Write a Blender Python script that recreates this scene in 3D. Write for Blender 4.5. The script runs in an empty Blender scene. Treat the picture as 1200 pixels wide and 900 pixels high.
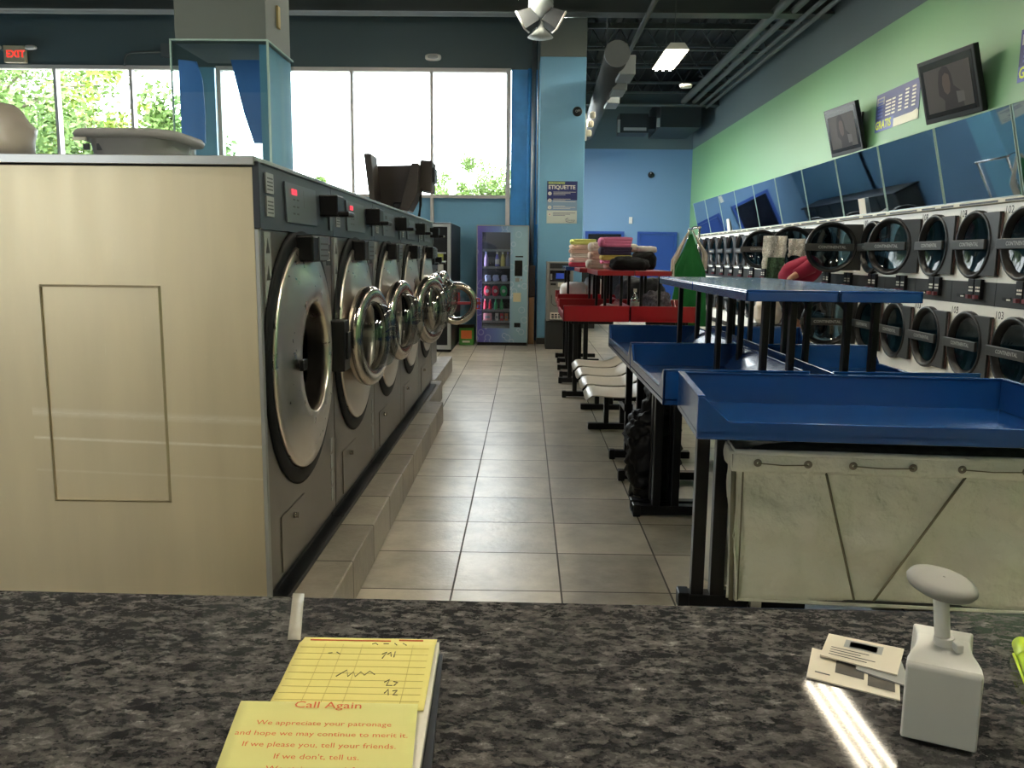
import bpy, math, random
from mathutils import Vector, Matrix, noise
random.seed(7)
C = bpy.context.scene.collection
PI = math.pi

# ------------------------------------------------------------ materials
def lin(c):
    return tuple((x/12.92 if x <= .04045 else ((x+.055)/1.055)**2.4) for x in c)
def mat(name, rgb, rough=.6, metal=0., spec=.5, var=0., vscale=8., bump=0., bscale=40., coat=0., stretch=None, rvar=0., bdist=.01):
    m = bpy.data.materials.new(name); m.use_nodes = True
    nt = m.node_tree; b = nt.nodes['Principled BSDF']
    col = lin([x/255 for x in rgb])
    b.inputs['Base Color'].default_value = (*col, 1)
    b.inputs['Roughness'].default_value = rough
    b.inputs['Metallic'].default_value = metal
    b.inputs['Specular IOR Level'].default_value = spec
    b.inputs['Coat Weight'].default_value = coat
    b.inputs['Coat Roughness'].default_value = .08
    if var or bump or rvar:
        tc = nt.nodes.new('ShaderNodeTexCoord'); mp = nt.nodes.new('ShaderNodeMapping')
        nt.links.new(tc.outputs['Object'], mp.inputs[0])
        if stretch: mp.inputs['Scale'].default_value = stretch
        if var or rvar:
            n = nt.nodes.new('ShaderNodeTexNoise'); n.inputs['Scale'].default_value = vscale; n.inputs['Detail'].default_value = 6
            nt.links.new(mp.outputs[0], n.inputs['Vector'])
            if var:
                r = nt.nodes.new('ShaderNodeValToRGB')
                r.color_ramp.elements[0].position = .3; r.color_ramp.elements[1].position = .7
                r.color_ramp.elements[0].color = (*[x*(1-var) for x in col], 1)
                r.color_ramp.elements[1].color = (*[min(1, x*(1+var)) for x in col], 1)
                nt.links.new(n.outputs['Fac'], r.inputs[0]); nt.links.new(r.outputs[0], b.inputs['Base Color'])
            if rvar:
                mr = nt.nodes.new('ShaderNodeMapRange')
                mr.inputs['To Min'].default_value = rough-rvar; mr.inputs['To Max'].default_value = rough+rvar
                nt.links.new(n.outputs['Fac'], mr.inputs[0]); nt.links.new(mr.outputs[0], b.inputs['Roughness'])
        if bump:
            n2 = nt.nodes.new('ShaderNodeTexNoise'); n2.inputs['Scale'].default_value = bscale; n2.inputs['Detail'].default_value = 5
            nt.links.new(mp.outputs[0], n2.inputs['Vector'])
            bp = nt.nodes.new('ShaderNodeBump'); bp.inputs['Strength'].default_value = bump; bp.inputs['Distance'].default_value = bdist
            nt.links.new(n2.outputs['Fac'], bp.inputs['Height']); nt.links.new(bp.outputs[0], b.inputs['Normal'])
    return m
def emit(name, rgb, s):
    m = bpy.data.materials.new(name); m.use_nodes = True
    nt = m.node_tree; b = nt.nodes['Principled BSDF']
    col = lin([x/255 for x in rgb])
    b.inputs['Base Color'].default_value = (*col, 1); b.inputs['Emission Color'].default_value = (*col, 1)
    b.inputs['Emission Strength'].default_value = s
    return m
def glass(name, rgb, mixf=.12, rough=.02):
    m = bpy.data.materials.new(name); m.use_nodes = True
    nt = m.node_tree; nt.nodes.remove(nt.nodes['Principled BSDF'])
    out = nt.nodes['Material Output']
    t = nt.nodes.new('ShaderNodeBsdfTransparent'); g = nt.nodes.new('ShaderNodeBsdfGlossy'); mx = nt.nodes.new('ShaderNodeMixShader')
    t.inputs[0].default_value = (*lin([x/255 for x in rgb]), 1); g.inputs['Roughness'].default_value = rough
    mx.inputs[0].default_value = mixf
    nt.links.new(t.outputs[0], mx.inputs[1]); nt.links.new(g.outputs[0], mx.inputs[2]); nt.links.new(mx.outputs[0], out.inputs[0])
    return m

def tile_mat(name, size, ox, oy, c1, c2, grout, gw=.008, rough=.38, axes='XY', row_off=0.):
    """square tiles laid straight, in world metres"""
    m = bpy.data.materials.new(name); m.use_nodes = True
    nt = m.node_tree; L = nt.links; b = nt.nodes['Principled BSDF']
    tc = nt.nodes.new('ShaderNodeNewGeometry'); sp = nt.nodes.new('ShaderNodeSeparateXYZ'); L.new(tc.outputs['Position'], sp.inputs[0])
    def M(op, a, bb=None):
        n = nt.nodes.new('ShaderNodeMath'); n.operation = op
        for i, v in enumerate((a, bb)):
            if v is None: continue
            if isinstance(v, (int, float)): n.inputs[i].default_value = v
            else: L.new(v, n.inputs[i])
        return n.outputs[0]
    edges = []; ids = []
    for ax, off in zip(axes, (ox, oy)):
        s = M('DIVIDE', M('SUBTRACT', sp.outputs[ax], off), size)
        fr = M('FRACT', s); ids.append(M('FLOOR', s))
        edges.append(M('MINIMUM', fr, M('SUBTRACT', 1., fr)))
    e = M('MINIMUM', edges[0], edges[1]) if len(edges) > 1 else edges[0]
    g = M('LESS_THAN', e, gw/2/size)
    idn = M('ADD', ids[0], M('MULTIPLY', ids[-1], 17.3))
    wn = nt.nodes.new('ShaderNodeTexWhiteNoise'); wn.noise_dimensions = '1D'; L.new(idn, wn.inputs['W'])
    n = nt.nodes.new('ShaderNodeTexNoise'); n.inputs['Scale'].default_value = 5; n.inputs['Detail'].default_value = 8; n.inputs['Roughness'].default_value = .65
    L.new(tc.outputs['Position'], n.inputs['Vector'])
    f = M('ADD', M('MULTIPLY', n.outputs['Fac'], .8), M('MULTIPLY', wn.outputs['Value'], .25))
    r = nt.nodes.new('ShaderNodeValToRGB'); r.color_ramp.elements[0].position = .3; r.color_ramp.elements[1].position = .75
    r.color_ramp.elements[0].color = (*lin([x/255 for x in c1]), 1); r.color_ramp.elements[1].color = (*lin([x/255 for x in c2]), 1)
    L.new(f, r.inputs[0])
    mx = nt.nodes.new('ShaderNodeMix'); mx.data_type = 'RGBA'; L.new(g, mx.inputs[0]); L.new(r.outputs[0], mx.inputs[6])
    mx.inputs[7].default_value = (*lin([x/255 for x in grout]), 1); L.new(mx.outputs[2], b.inputs['Base Color'])
    n2 = nt.nodes.new('ShaderNodeTexNoise'); n2.inputs['Scale'].default_value = 22; n2.inputs['Detail'].default_value = 8; n2.inputs['Roughness'].default_value = .6
    L.new(tc.outputs['Position'], n2.inputs['Vector'])
    h = M('SUBTRACT', M('MULTIPLY', n2.outputs['Fac'], .5), M('MULTIPLY', g, .8))
    bp = nt.nodes.new('ShaderNodeBump'); bp.inputs['Strength'].default_value = .35; bp.inputs['Distance'].default_value = .012
    L.new(h, bp.inputs['Height']); L.new(bp.outputs[0], b.inputs['Normal'])
    rr = M('ADD', rough, M('MULTIPLY', g, .4)); L.new(rr, b.inputs['Roughness'])
    return m

def granite_mat():
    m = bpy.data.materials.new('granite'); m.use_nodes = True
    nt = m.node_tree; L = nt.links; b = nt.nodes['Principled BSDF']
    tc = nt.nodes.new('ShaderNodeTexCoord'); mp = nt.nodes.new('ShaderNodeMapping'); mp.inputs['Scale'].default_value = (1, 1.3, 1)
    L.new(tc.outputs['Object'], mp.inputs[0])
    dn = nt.nodes.new('ShaderNodeTexNoise'); dn.inputs['Scale'].default_value = 60; dn.inputs['Detail'].default_value = 8; dn.inputs['Roughness'].default_value = .7; L.new(mp.outputs[0], dn.inputs['Vector'])
    va = nt.nodes.new('ShaderNodeVectorMath'); va.operation = 'SCALE'; va.inputs['Scale'].default_value = .03; L.new(dn.outputs['Color'], va.inputs[0])
    vb = nt.nodes.new('ShaderNodeVectorMath'); vb.operation = 'ADD'; L.new(mp.outputs[0], vb.inputs[0]); L.new(va.outputs[0], vb.inputs[1])
    def vor(sc, st):
        m2 = nt.nodes.new('ShaderNodeMapping'); m2.inputs['Scale'].default_value = st; m2.inputs['Rotation'].default_value = (0, 0, .35); L.new(vb.outputs[0], m2.inputs[0])
        v = nt.nodes.new('ShaderNodeTexVoronoi'); v.inputs['Scale'].default_value = sc; L.new(m2.outputs[0], v.inputs['Vector'])
        s_ = nt.nodes.new('ShaderNodeSeparateColor'); L.new(v.outputs['Color'], s_.inputs[0]); return s_.outputs[0]
    def M_(op, a, c):
        q = nt.nodes.new('ShaderNodeMath'); q.operation = op
        for i, w in enumerate((a, c)):
            if isinstance(w, (int, float)): q.inputs[i].default_value = w
            else: L.new(w, q.inputs[i])
        return q.outputs[0]
    n = nt.nodes.new('ShaderNodeTexNoise'); n.inputs['Scale'].default_value = 48; n.inputs['Detail'].default_value = 9; n.inputs['Roughness'].default_value = .75; L.new(mp.outputs[0], n.inputs['Vector'])
    f = M_('ADD', M_('ADD', M_('MULTIPLY', vor(80, (.7, 1.3, 1)), .20), M_('MULTIPLY', vor(190, (.8, 1.2, 1)), .20)), M_('MULTIPLY', n.outputs['Fac'], .72))
    r = nt.nodes.new('ShaderNodeValToRGB'); e = r.color_ramp.elements
    e[0].position = .34; e[0].color = (.012, .012, .014, 1); e[1].position = .86; e[1].color = (.34, .33, .32, 1)
    a = e.new(.50); a.color = (.034, .033, .034, 1); a = e.new(.66); a.color = (.095, .09, .087, 1); a = e.new(.76); a.color = (.15, .145, .14, 1)
    L.new(f, r.inputs[0])
    mx = nt.nodes.new('ShaderNodeMix'); mx.data_type = 'RGBA'; mx.inputs[0].default_value = 0; L.new(r.outputs[0], mx.inputs[6])
    L.new(mx.outputs[2], b.inputs['Base Color'])
    b.inputs['Roughness'].default_value = .045
    return m

M = {}
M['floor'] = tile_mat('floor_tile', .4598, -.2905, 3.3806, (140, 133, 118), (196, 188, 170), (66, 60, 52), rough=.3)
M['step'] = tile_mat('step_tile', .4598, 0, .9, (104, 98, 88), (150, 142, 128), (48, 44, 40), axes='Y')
M['granite'] = granite_mat()
M['upper_dark'] = mat('upper_dark_paint', (88, 104, 108), .7)
M['blue_wall'] = mat('blue_wall_paint', (116, 172, 206), .45, bump=.03, bscale=60)
M['far_blue'] = mat('far_wall_paint', (106, 142, 180), .5)
M['brick_blue'] = mat('blue_block_paint', (66, 150, 216), .5, var=.1, vscale=5, bump=.5, bscale=18)
M['green'] = mat('green_wall_paint', (112, 158, 116), .5)
M['grey_paint'] = mat('grey_paint', (104, 112, 108), .6)
M['cream'] = mat('cream_wall', (226, 214, 184), .7)
M['ceiling'] = mat('ceiling_dark', (34, 38, 42), .9)
M['beam'] = mat('beam_paint', (74, 80, 80), .6)
M['door_blue'] = mat('door_blue', (34, 72, 150), .45)
M['dark_open'] = mat('dark_glazing', (14, 18, 30), .2)
M['alu'] = mat('aluminium', (176, 178, 176), .38, .85)
M['frame'] = mat('window_frame', (206, 200, 196), .5)
M['pane'] = glass('pane_glass', (250, 252, 252), .05)
M['steel'] = mat('brushed_steel', (196, 184, 156), .42, .82, var=.05, vscale=3, bump=.0, stretch=(1, 1, 9), rvar=.08)
M['steel_dark'] = mat('satin_steel', (134, 128, 120), .34, .92, var=.05, vscale=4)
M['chrome'] = mat('polished_steel', (196, 188, 180), .2, 1., rvar=.04, vscale=30)
M['chrome_spun'] = mat('spun_steel', (222, 214, 204), .3, 1., rvar=.08, vscale=20)
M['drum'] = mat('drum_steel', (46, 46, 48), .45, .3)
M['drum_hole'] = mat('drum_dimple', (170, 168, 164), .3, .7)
M['black'] = mat('black_plastic', (12, 13, 15), .4, spec=.3)
M['black_gloss'] = mat('black_gloss', (16, 17, 20), .15)
M['rubber'] = mat('black_rubber', (6, 6, 8), .6, spec=.2)
M['panel_dark'] = mat('slate_panel', (52, 58, 68), .42, .1)
M['panel_plate'] = mat('grey_plate', (92, 98, 104), .4, .3)
M['plate_light'] = mat('light_plate', (150, 152, 150), .45)
M['red_led'] = emit('red_led', (230, 40, 60), .9)
M['white'] = mat('white_paint', (244, 242, 234), .4)
M['white_plastic'] = mat('white_plastic', (220, 218, 210), .38)
M['paper'] = mat('white_paper', (230, 226, 214), .8)
M['tan'] = mat('ledge_paint', (216, 210, 190), .5)
M['charcoal'] = mat('charcoal_plastic', (46, 48, 48), .45, spec=.35)
M['seal'] = mat('door_seal', (15, 16, 17), .4, spec=.35)
M['door_glass'] = glass('door_glass', (70, 100, 114), .05)
M['washer_glass'] = glass('washer_glass', (214, 218, 218), .16)
M['mirror'] = mat('smoked_mirror', (186, 202, 220), .03, 1.)
M['acrylic'] = glass('acrylic', (238, 246, 246), .06)
M['edge_glass'] = mat('glass_edge', (176, 204, 196), .2)
M['tray_blue'] = mat('blue_enamel', (16, 60, 118), .24, coat=.35)
M['tray_red'] = mat('red_enamel', (150, 12, 28), .3, coat=.3)
M['leg_black'] = mat('black_powdercoat', (6, 6, 8), .35, spec=.3)
M['canvas'] = mat('canvas', (222, 222, 212), .9, var=.07, vscale=5, bump=.8, bscale=5.5, bdist=.07)
M['canvas_trim'] = mat('canvas_piping', (120, 116, 98), .8)
M['seat'] = mat('seat_plastic', (206, 200, 184), .32)
M['grey_bin'] = mat('grey_bin', (142, 142, 142), .45)
M['bag_plastic'] = mat('bag_plastic', (150, 142, 134), .35, bump=.4, bscale=9)
M['black_bag'] = mat('black_bag', (4, 4, 6), .55, spec=.25, bump=.9, bscale=22)
M['yellow'] = mat('yellow_paper', (234, 222, 134), .75, bump=.05, bscale=10)
M['yellow2'] = mat('yellow_cover', (222, 218, 140), .75)
M['ink'] = mat('orange_ink', (218, 108, 62), .8)
M['pencil'] = mat('pencil', (120, 112, 72), .8)
M['tape'] = mat('clear_tape', (168, 164, 150), .3)
M['leaf'] = mat('leaf', (96, 122, 58), .6, var=.25, vscale=.8)
M['leaf2'] = mat('leaf_bright', (122, 140, 48), .6, var=.2, vscale=.8)
M['bark'] = mat('bark', (120, 110, 96), .9)
M['pave'] = mat('pavement', (150, 148, 140), .9)
M['tube'] = emit('lamp_tube', (255, 246, 226), 62)
M['diffuser'] = emit('lamp_lens', (255, 246, 228), 7)
M['duct'] = mat('duct_metal', (104, 112, 114), .5, .3)
M['duct_dark'] = mat('duct_dark', (40, 46, 50), .6, .2)
M['red'] = mat('red_paint', (200, 26, 24), .4)
M['red_cloth'] = mat('red_cloth', (196, 48, 66), .9)
M['blue_tarp'] = mat('blue_sheet', (66, 130, 214), .35, bump=.3, bscale=6)

def panel_steel():
    m = mat('panel_steel', (206, 194, 164), .42, .75, var=.06, vscale=3, stretch=(3.2, 1, .45), rvar=.08)
    nt = m.node_tree; L = nt.links; b = nt.nodes['Principled BSDF']; src = b.inputs['Base Color'].links[0].from_socket
    tc = nt.nodes.new('ShaderNodeNewGeometry'); sp = nt.nodes.new('ShaderNodeSeparateXYZ'); L.new(tc.outputs['Position'], sp.inputs[0])
    def Mm(op, *a):
        q = nt.nodes.new('ShaderNodeMath'); q.operation = op
        for i, w in enumerate(a):
            if isinstance(w, (int, float)): q.inputs[i].default_value = w
            else: L.new(w, q.inputs[i])
        return q.outputs[0]
    def noi(scale, st):
        mp = nt.nodes.new('ShaderNodeMapping'); mp.inputs['Scale'].default_value = st; L.new(tc.outputs['Position'], mp.inputs[0])
        n = nt.nodes.new('ShaderNodeTexNoise'); n.inputs['Scale'].default_value = scale; n.inputs['Detail'].default_value = 7; n.inputs['Roughness'].default_value = .7; L.new(mp.outputs[0], n.inputs['Vector']); return n.outputs['Fac']
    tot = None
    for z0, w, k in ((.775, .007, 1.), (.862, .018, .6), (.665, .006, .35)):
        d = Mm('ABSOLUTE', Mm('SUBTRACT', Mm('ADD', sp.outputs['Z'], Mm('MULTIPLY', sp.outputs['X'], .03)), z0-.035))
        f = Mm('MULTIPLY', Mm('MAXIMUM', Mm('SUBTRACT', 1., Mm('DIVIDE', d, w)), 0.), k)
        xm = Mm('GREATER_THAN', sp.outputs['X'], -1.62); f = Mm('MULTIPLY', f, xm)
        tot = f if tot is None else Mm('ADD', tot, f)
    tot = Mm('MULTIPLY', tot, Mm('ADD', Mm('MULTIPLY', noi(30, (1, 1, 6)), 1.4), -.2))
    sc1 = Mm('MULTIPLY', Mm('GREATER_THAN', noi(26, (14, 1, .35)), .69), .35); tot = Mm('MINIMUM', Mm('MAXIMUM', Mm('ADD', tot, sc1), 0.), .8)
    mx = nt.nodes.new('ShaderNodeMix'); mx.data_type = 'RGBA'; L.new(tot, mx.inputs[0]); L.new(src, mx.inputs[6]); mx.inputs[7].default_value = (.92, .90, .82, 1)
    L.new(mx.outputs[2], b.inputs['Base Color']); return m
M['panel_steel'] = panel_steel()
# ------------------------------------------------------------ mesh builder
class MB:
    def __init__(s): s.v = []; s.f = []; s.m = []; s.s = []
    def add(s, vs, fs, mi=0, smooth=False):
        o = len(s.v); s.v += [tuple(v) for v in vs]
        for f in fs: s.f.append([i+o for i in f]); s.m.append(mi); s.s.append(smooth)
        return s
    def box(s, x0, x1, y0, y1, z0, z1, mi=0):
        vs = [(x, y, z) for z in (z0, z1) for y in (y0, y1) for x in (x0, x1)]
        return s.add(vs, [(0,2,3,1),(4,5,7,6),(0,1,5,4),(2,6,7,3),(0,4,6,2),(1,3,7,5)], mi)
    def hexa(s, p, mi=0):   # 8 points: bottom 4 ccw, top 4 ccw
        return s.add(p, [(3,2,1,0),(4,5,6,7),(0,1,5,4),(1,2,6,5),(2,3,7,6),(3,0,4,7)], mi)
    def prism(s, poly, d, mi=0):   # poly: 3d points, d: extrusion vector
        n = len(poly); d = Vector(d); p = [Vector(q) for q in poly]
        vs = p+[q+d for q in p]
        fs = [list(range(n))[::-1], list(range(n, 2*n))]+[[i, (i+1) % n, n+(i+1) % n, n+i] for i in range(n)]
        return s.add(vs, fs, mi)
    def lathe(s, prof, org, ax, n=32, mi=0, smooth=True, close=False, arc=(0, 2*PI)):
        """prof: (radius, height along ax)"""
        ax = Vector(ax).normalized(); u = ax.orthogonal().normalized()
        if abs(ax.z) < .9: u = Vector((0, 0, 1)).cross(ax).normalized()
        w = ax.cross(u); org = Vector(org); vs = []; fs = []
        for r, h in prof:
            for k in range(n):
                a = arc[0]+(arc[1]-arc[0])*k/n
                vs.append(org+ax*h+(u*math.cos(a)+w*math.sin(a))*r)
        m = len(prof); rng = range(m) if close else range(m-1)
        for i in rng:
            j = (i+1) % m
            for k in range(n):
                fs.append((i*n+k, i*n+(k+1) % n, j*n+(k+1) % n, j*n+k))
        return s.add(vs, fs, mi, smooth)
    def cyl(s, p0, p1, r, r1=None, n=14, mi=0, smooth=True):
        p0 = Vector(p0); p1 = Vector(p1); L = (p1-p0).length; r1 = r if r1 is None else r1
        s.lathe([(r, 0), (r1, L)], p0, p1-p0, n, mi, smooth)
        o = len(s.v)-2*n
        s.f.append(list(range(o, o+n))[::-1]); s.m.append(mi); s.s.append(False)
        s.f.append(list(range(o+n, o+2*n))); s.m.append(mi); s.s.append(False)
        return s
    def tube(s, pts, r, n=8, mi=0, closed=False):
        pts = [Vector(p) for p in pts]; m = len(pts); vs = []; fs = []; up = Vector((0, 0, 1))
        for i, p in enumerate(pts):
            a = pts[i-1] if (i or closed) else p; b = pts[(i+1) % m] if (i < m-1 or closed) else p
            t = (b-a).normalized(); u = t.cross(up)
            if u.length < .1: u = t.cross(Vector((0, 1, 0)))
            u.normalize(); w = t.cross(u)
            rr = r[i] if isinstance(r, (list, tuple)) else r
            for k in range(n):
                q = 2*PI*k/n; vs.append(p+(u*math.cos(q)+w*math.sin(q))*rr)
        for i in range(m if closed else m-1):
            j = (i+1) % m
            for k in range(n): fs.append((i*n+k, i*n+(k+1) % n, j*n+(k+1) % n, j*n+k))
        if not closed: fs += [list(range(n))[::-1], list(range((m-1)*n, m*n))]
        return s.add(vs, fs, mi, True)
    def grid(s, fn, nu, nv, mi=0, smooth=True, th=0., wrapu=False):
        vs = [Vector(fn(i/nu, j/nv)) for j in range(nv+1) for i in range(nu+1)]
        W = nu+1; fs = [(j*W+i, j*W+i+1, (j+1)*W+i+1, (j+1)*W+i) for j in range(nv) for i in range(nu)]
        if th:
            ns = []
            for j in range(nv+1):
                for i in range(nu+1):
                    a = vs[j*W+min(i+1, nu)]-vs[j*W+max(i-1, 0)]; b = vs[min(j+1, nv)*W+i]-vs[max(j-1, 0)*W+i]
                    c = a.cross(b); ns.append(c.normalized() if c.length > 1e-9 else Vector((0, 0, 1)))
            N = len(vs); vs2 = [p-q*th for p, q in zip(vs, ns)]
            fs2 = [tuple(N+k for k in f[::-1]) for f in fs]
            ed = []
            for i in range(nu): ed.append((i+1, i, N+i, N+i+1)); t = nv*W; ed.append((t+i, t+i+1, N+t+i+1, N+t+i))
            for j in range(nv): ed.append((j*W, (j+1)*W, N+(j+1)*W, N+j*W)); e = j*W+nu; ed.append((e+W, e, N+e, N+e+W))
            vs = vs+vs2; fs = fs+fs2+ed
        return s.add(vs, fs, mi, smooth)
    def blob(s, c, d, e=.5, nz=.0, ns=4., n=28, m=16, mi=0, rot=0., seed=0., flat=None):
        """superellipsoid with noise: c centre, d half sizes"""
        c = Vector(c); vs = []; fs = []
        sg = lambda x, p: math.copysign(abs(x)**p, x)
        for j in range(m+1):
            b = -PI/2+PI*j/m
            for i in range(n):
                a = 2*PI*i/n
                p = Vector((sg(math.cos(b), e)*sg(math.cos(a), e)*d[0], sg(math.cos(b), e)*sg(math.sin(a), e)*d[1], sg(math.sin(b), e)*d[2]))
                if nz:
                    q = noise.noise(Vector((p.x*ns+seed, p.y*ns, p.z*ns*1.3)))+.5*noise.noise(Vector((p.x*ns*2.3, p.y*ns*2.3+seed, p.z*ns*3)))
                    p += p.normalized()*q*nz
                if rot: p = Matrix.Rotation(rot, 3, 'Z') @ p
                q = c+p
                if flat is not None and q.z < flat: q.z = flat
                vs.append(q)
        for j in range(m):
            for i in range(n): fs.append((j*n+i, j*n+(i+1) % n, (j+1)*n+(i+1) % n, (j+1)*n+i))
        return s.add(vs, fs, mi, True)
    def ball(s, c, r, n=16, m=10, mi=0): return s.blob(c, (r, r, r) if isinstance(r, (int, float)) else r, 1., n=n, m=m, mi=mi)
    def text(s, t, org, right, up, size, mi=0, align='LEFT', depth=.0006, bold=0.):
        cu = bpy.data.curves.new('t', 'FONT'); cu.body = t; cu.size = size; cu.align_x = align; cu.offset = bold*size
        cu.resolution_u = 2
        o = bpy.data.objects.new('t', cu); C.objects.link(o)
        dg = bpy.context.evaluated_depsgraph_get(); me = bpy.data.meshes.new_from_object(o.evaluated_get(dg))
        R = Vector(right).normalized(); U = Vector(up).normalized(); N = R.cross(U); org = Vector(org)+N*depth
        s.add([org+R*v.co.x+U*v.co.y for v in me.vertices], [list(p.vertices) for p in me.polygons], mi)
        bpy.data.objects.remove(o); bpy.data.curves.remove(cu); bpy.data.meshes.remove(me)
        return s
    def flat(s, org, right, up, w, h, mi=0, depth=.0006):
        R = Vector(right).normalized(); U = Vector(up).normalized(); N = R.cross(U); o = Vector(org)+N*depth
        return s.add([o, o+R*w, o+R*w+U*h, o+U*h], [(0, 1, 2, 3)], mi)

W = {}
def obj(name, mb, mats, parent=None, pivot=None, bevel=0., bseg=2, sub=0, label=None):
    if not isinstance(mats, (list, tuple)): mats = [mats]
    me = bpy.data.meshes.new(name); P = Vector((0, 0, 0)) if parent is None else W[parent]
    o0 = Vector(pivot) if pivot is not None else P
    me.from_pydata([tuple(Vector(v)-o0) for v in mb.v], [], mb.f)
    for m in mats: me.materials.append(m)
    me.polygons.foreach_set('material_index', mb.m); me.polygons.foreach_set('use_smooth', mb.s)
    me.update()
    o = bpy.data.objects.new(name, me); C.objects.link(o); W[o] = o0
    o.location = o0-P if parent is not None else o0
    if parent is not None: o.parent = parent
    if bevel:
        b = o.modifiers.new('bevel', 'BEVEL'); b.width = bevel; b.segments = bseg; b.limit_method = 'ANGLE'; b.angle_limit = .6
    if sub:
        b = o.modifiers.new('sub', 'SUBSURF'); b.levels = sub; b.render_levels = sub
    if label: o['label'] = label
    return o
def tag(o, label, cat, group=None):
    o['label'] = label; o['category'] = cat
    if group: o['group'] = group
    return o
def thing(name, loc, label, cat, group=None):
    o = bpy.data.objects.new(name, None); C.objects.link(o); o.location = loc; o.empty_display_size = .1; W[o] = Vector(loc)
    return tag(o, label, cat, group)
def struct(name, mb, mats, bevel=0., parent=None):
    o = obj(name, mb, mats, parent, bevel=bevel)
    if parent is None: o['kind'] = 'structure'
    return o
def copy_tree(o, parent=None):
    c = o.copy(); C.objects.link(c); W[c] = W[o].copy()
    if parent is not None: c.parent = parent
    for ch in list(o.children): copy_tree(ch, c)
    return c
def dup(o, loc, label=None, rz=None):
    c = copy_tree(o); c.location = loc
    if rz is not None: c.rotation_euler.z = rz
    if label: c['label'] = label
    return c
def holed(mb, plane, c, hole, rect, n=32, mi=0):
    """flat panel with a round hole. plane: x value, in the YZ plane; c centre (y,z); hole radius; rect y0,y1,z0,z1"""
    y0, y1, z0, z1 = rect; a = []; b = []
    for k in range(n):
        t = 2*PI*k/n; cy, cz = math.cos(t), math.sin(t)
        a.append((plane, c[0]+hole*cy, c[1]+hole*cz))
        s_ = min((y1-c[0])/cy if cy > 1e-6 else 9e9, (y0-c[0])/cy if cy < -1e-6 else 9e9, (z1-c[1])/cz if cz > 1e-6 else 9e9, (z0-c[1])/cz if cz < -1e-6 else 9e9)
        b.append((plane, c[0]+s_*cy, c[1]+s_*cz))
    mb.add(a+b, [(k, (k+1) % n, n+(k+1) % n, n+k) for k in range(n)], mi)
    # corner fillers
    for yy, zz in ((y1, z1), (y0, z1), (y0, z0), (y1, z0)):
        th = math.atan2(zz-c[1], yy-c[0]) % (2*PI); k = int(th/(2*PI)*n)
        mb.add([b[k], b[(k+1) % n], (plane, yy, zz)], [(0, 1, 2)], mi)

# ============================================================ SETTING
YW, YF, XG, XL, YB = 14.1, 23.3, 4.45, -10., -3.5
ZC = 5.75
m = MB().box(XL, XG+.2, YB, YW+.1, -.1, 0).box(.72, XG+.2, YW+.1, YF, -.1, 0); struct('floor', m, M['floor'])
m = MB().box(XL, XG+.2, YB, YW+.08, ZC, ZC+.1).box(.72, XG+.2, YW+.08, YF, ZC, ZC+.1); struct('ceiling', m, M['ceiling'])
# right wall: blue-grey below mirrors, green, dark upper band
m = MB().box(XG, XG+.2, YB, YF, 0, 4.27, 0).box(XG, XG+.2, YB, YF, 4.27, ZC, 1)
struct('wall_right', m, [M['green'], M['upper_dark']])
m = MB().box(.7, XG+.2, YF, YF+.2, 0, 4.27, 0).box(.7, XG+.2, YF, YF+.2, 4.27, ZC, 1); struct('wall_far', m, [M['far_blue'], M['upper_dark']])
m = MB().box(.72, .89, 14.2, YF, 0, 1.0, 0).box(.72, .89, 14.2, 15.0, 1., 4.4, 0).box(.72, .89, 22.3, YF, 1., 4.4, 0).box(.72, .89, 15., 22.3, 1., 2.6, 0).box(.72, .89, 15., 22.3, 4.3, 4.4, 0).box(.72, .89, 18.5, 18.7, 1., 4.3, 0).box(.72, .89, 14.2, YF, 4.4, ZC, 1); struct('wall_recess', m, [M['far_blue'], M['upper_dark']])
m = MB().box(XL-.2, XL, YB, YW, 0, 4.36, 0).box(XL-.2, XL, YB, YW, 4.36, ZC, 1); struct('wall_left', m, [M['blue_wall'], M['upper_dark']])
m = MB(); m.box(XL, XG+.2, YB-.2, YB, 0, 1.5, 0).box(XL, XG+.2, YB-.2, YB, 2.9, 4.4, 0).box(XL, XG+.2, YB-.2, YB, 4.4, ZC, 1)
for x0, x1 in ((XL, -6.), (-4.6, XG+.2)): m.box(x0, x1, YB-.2, YB, 1.5, 2.9, 0)
struct('wall_back', m, [M['cream'], M['upper_dark']])
# storefront wall
m = MB().box(XL, .2, YW, YW+.08, 4.36, ZC, 1).box(-.26, .2, YW, YW+.1, 0, 4.36, 2).box(-5.42, -5.07, YW, YW+.1, 0, 4.36, 0)
m.box(XL, -.26, YW+.06, YW+.12, .1, 2.33, 0).box(XL, -.26, YW, YW+.2, 0, .1, 0)
struct('wall_front', m, [M['blue_wall'], M['upper_dark'], M['brick_blue']])
def window(n, xs, z0=2.38, z1=4.31):
    f = MB()
    for i, x in enumerate(xs):
        w = .05 if 0 < i < len(xs)-1 else .07
        xa = x if i == 0 else (x-w if i == len(xs)-1 else x-w/2)
        f.box(xa, xa+w, YW-.04, YW+.09, 0, z1)
    f.box(xs[0], xs[-1], YW-.04, YW+.09, z1, z1+.06).box(xs[0], xs[-1], YW-.03, YW+.09, z0-.05, z0)
    o = struct(f'window_{n}', f, M['frame'])
    for a, b in zip(xs, xs[1:]):
        p = MB().box(a+.03, b-.03, YW+.03, YW+.036, z0, z1)
        obj('pane', p, M['pane'], o)
m = MB()
for y in (15., 18.45, 22.25): m.box(.74, .80, y, y+.05, 2.6, 4.3)
m.box(.74, .80, 15., 22.3, 2.6, 2.65).box(.74, .80, 15., 22.3, 4.25, 4.3)
o = struct('window_3', m, M['frame'])  # unseen window, added to bring daylight onto the far wall
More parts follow.
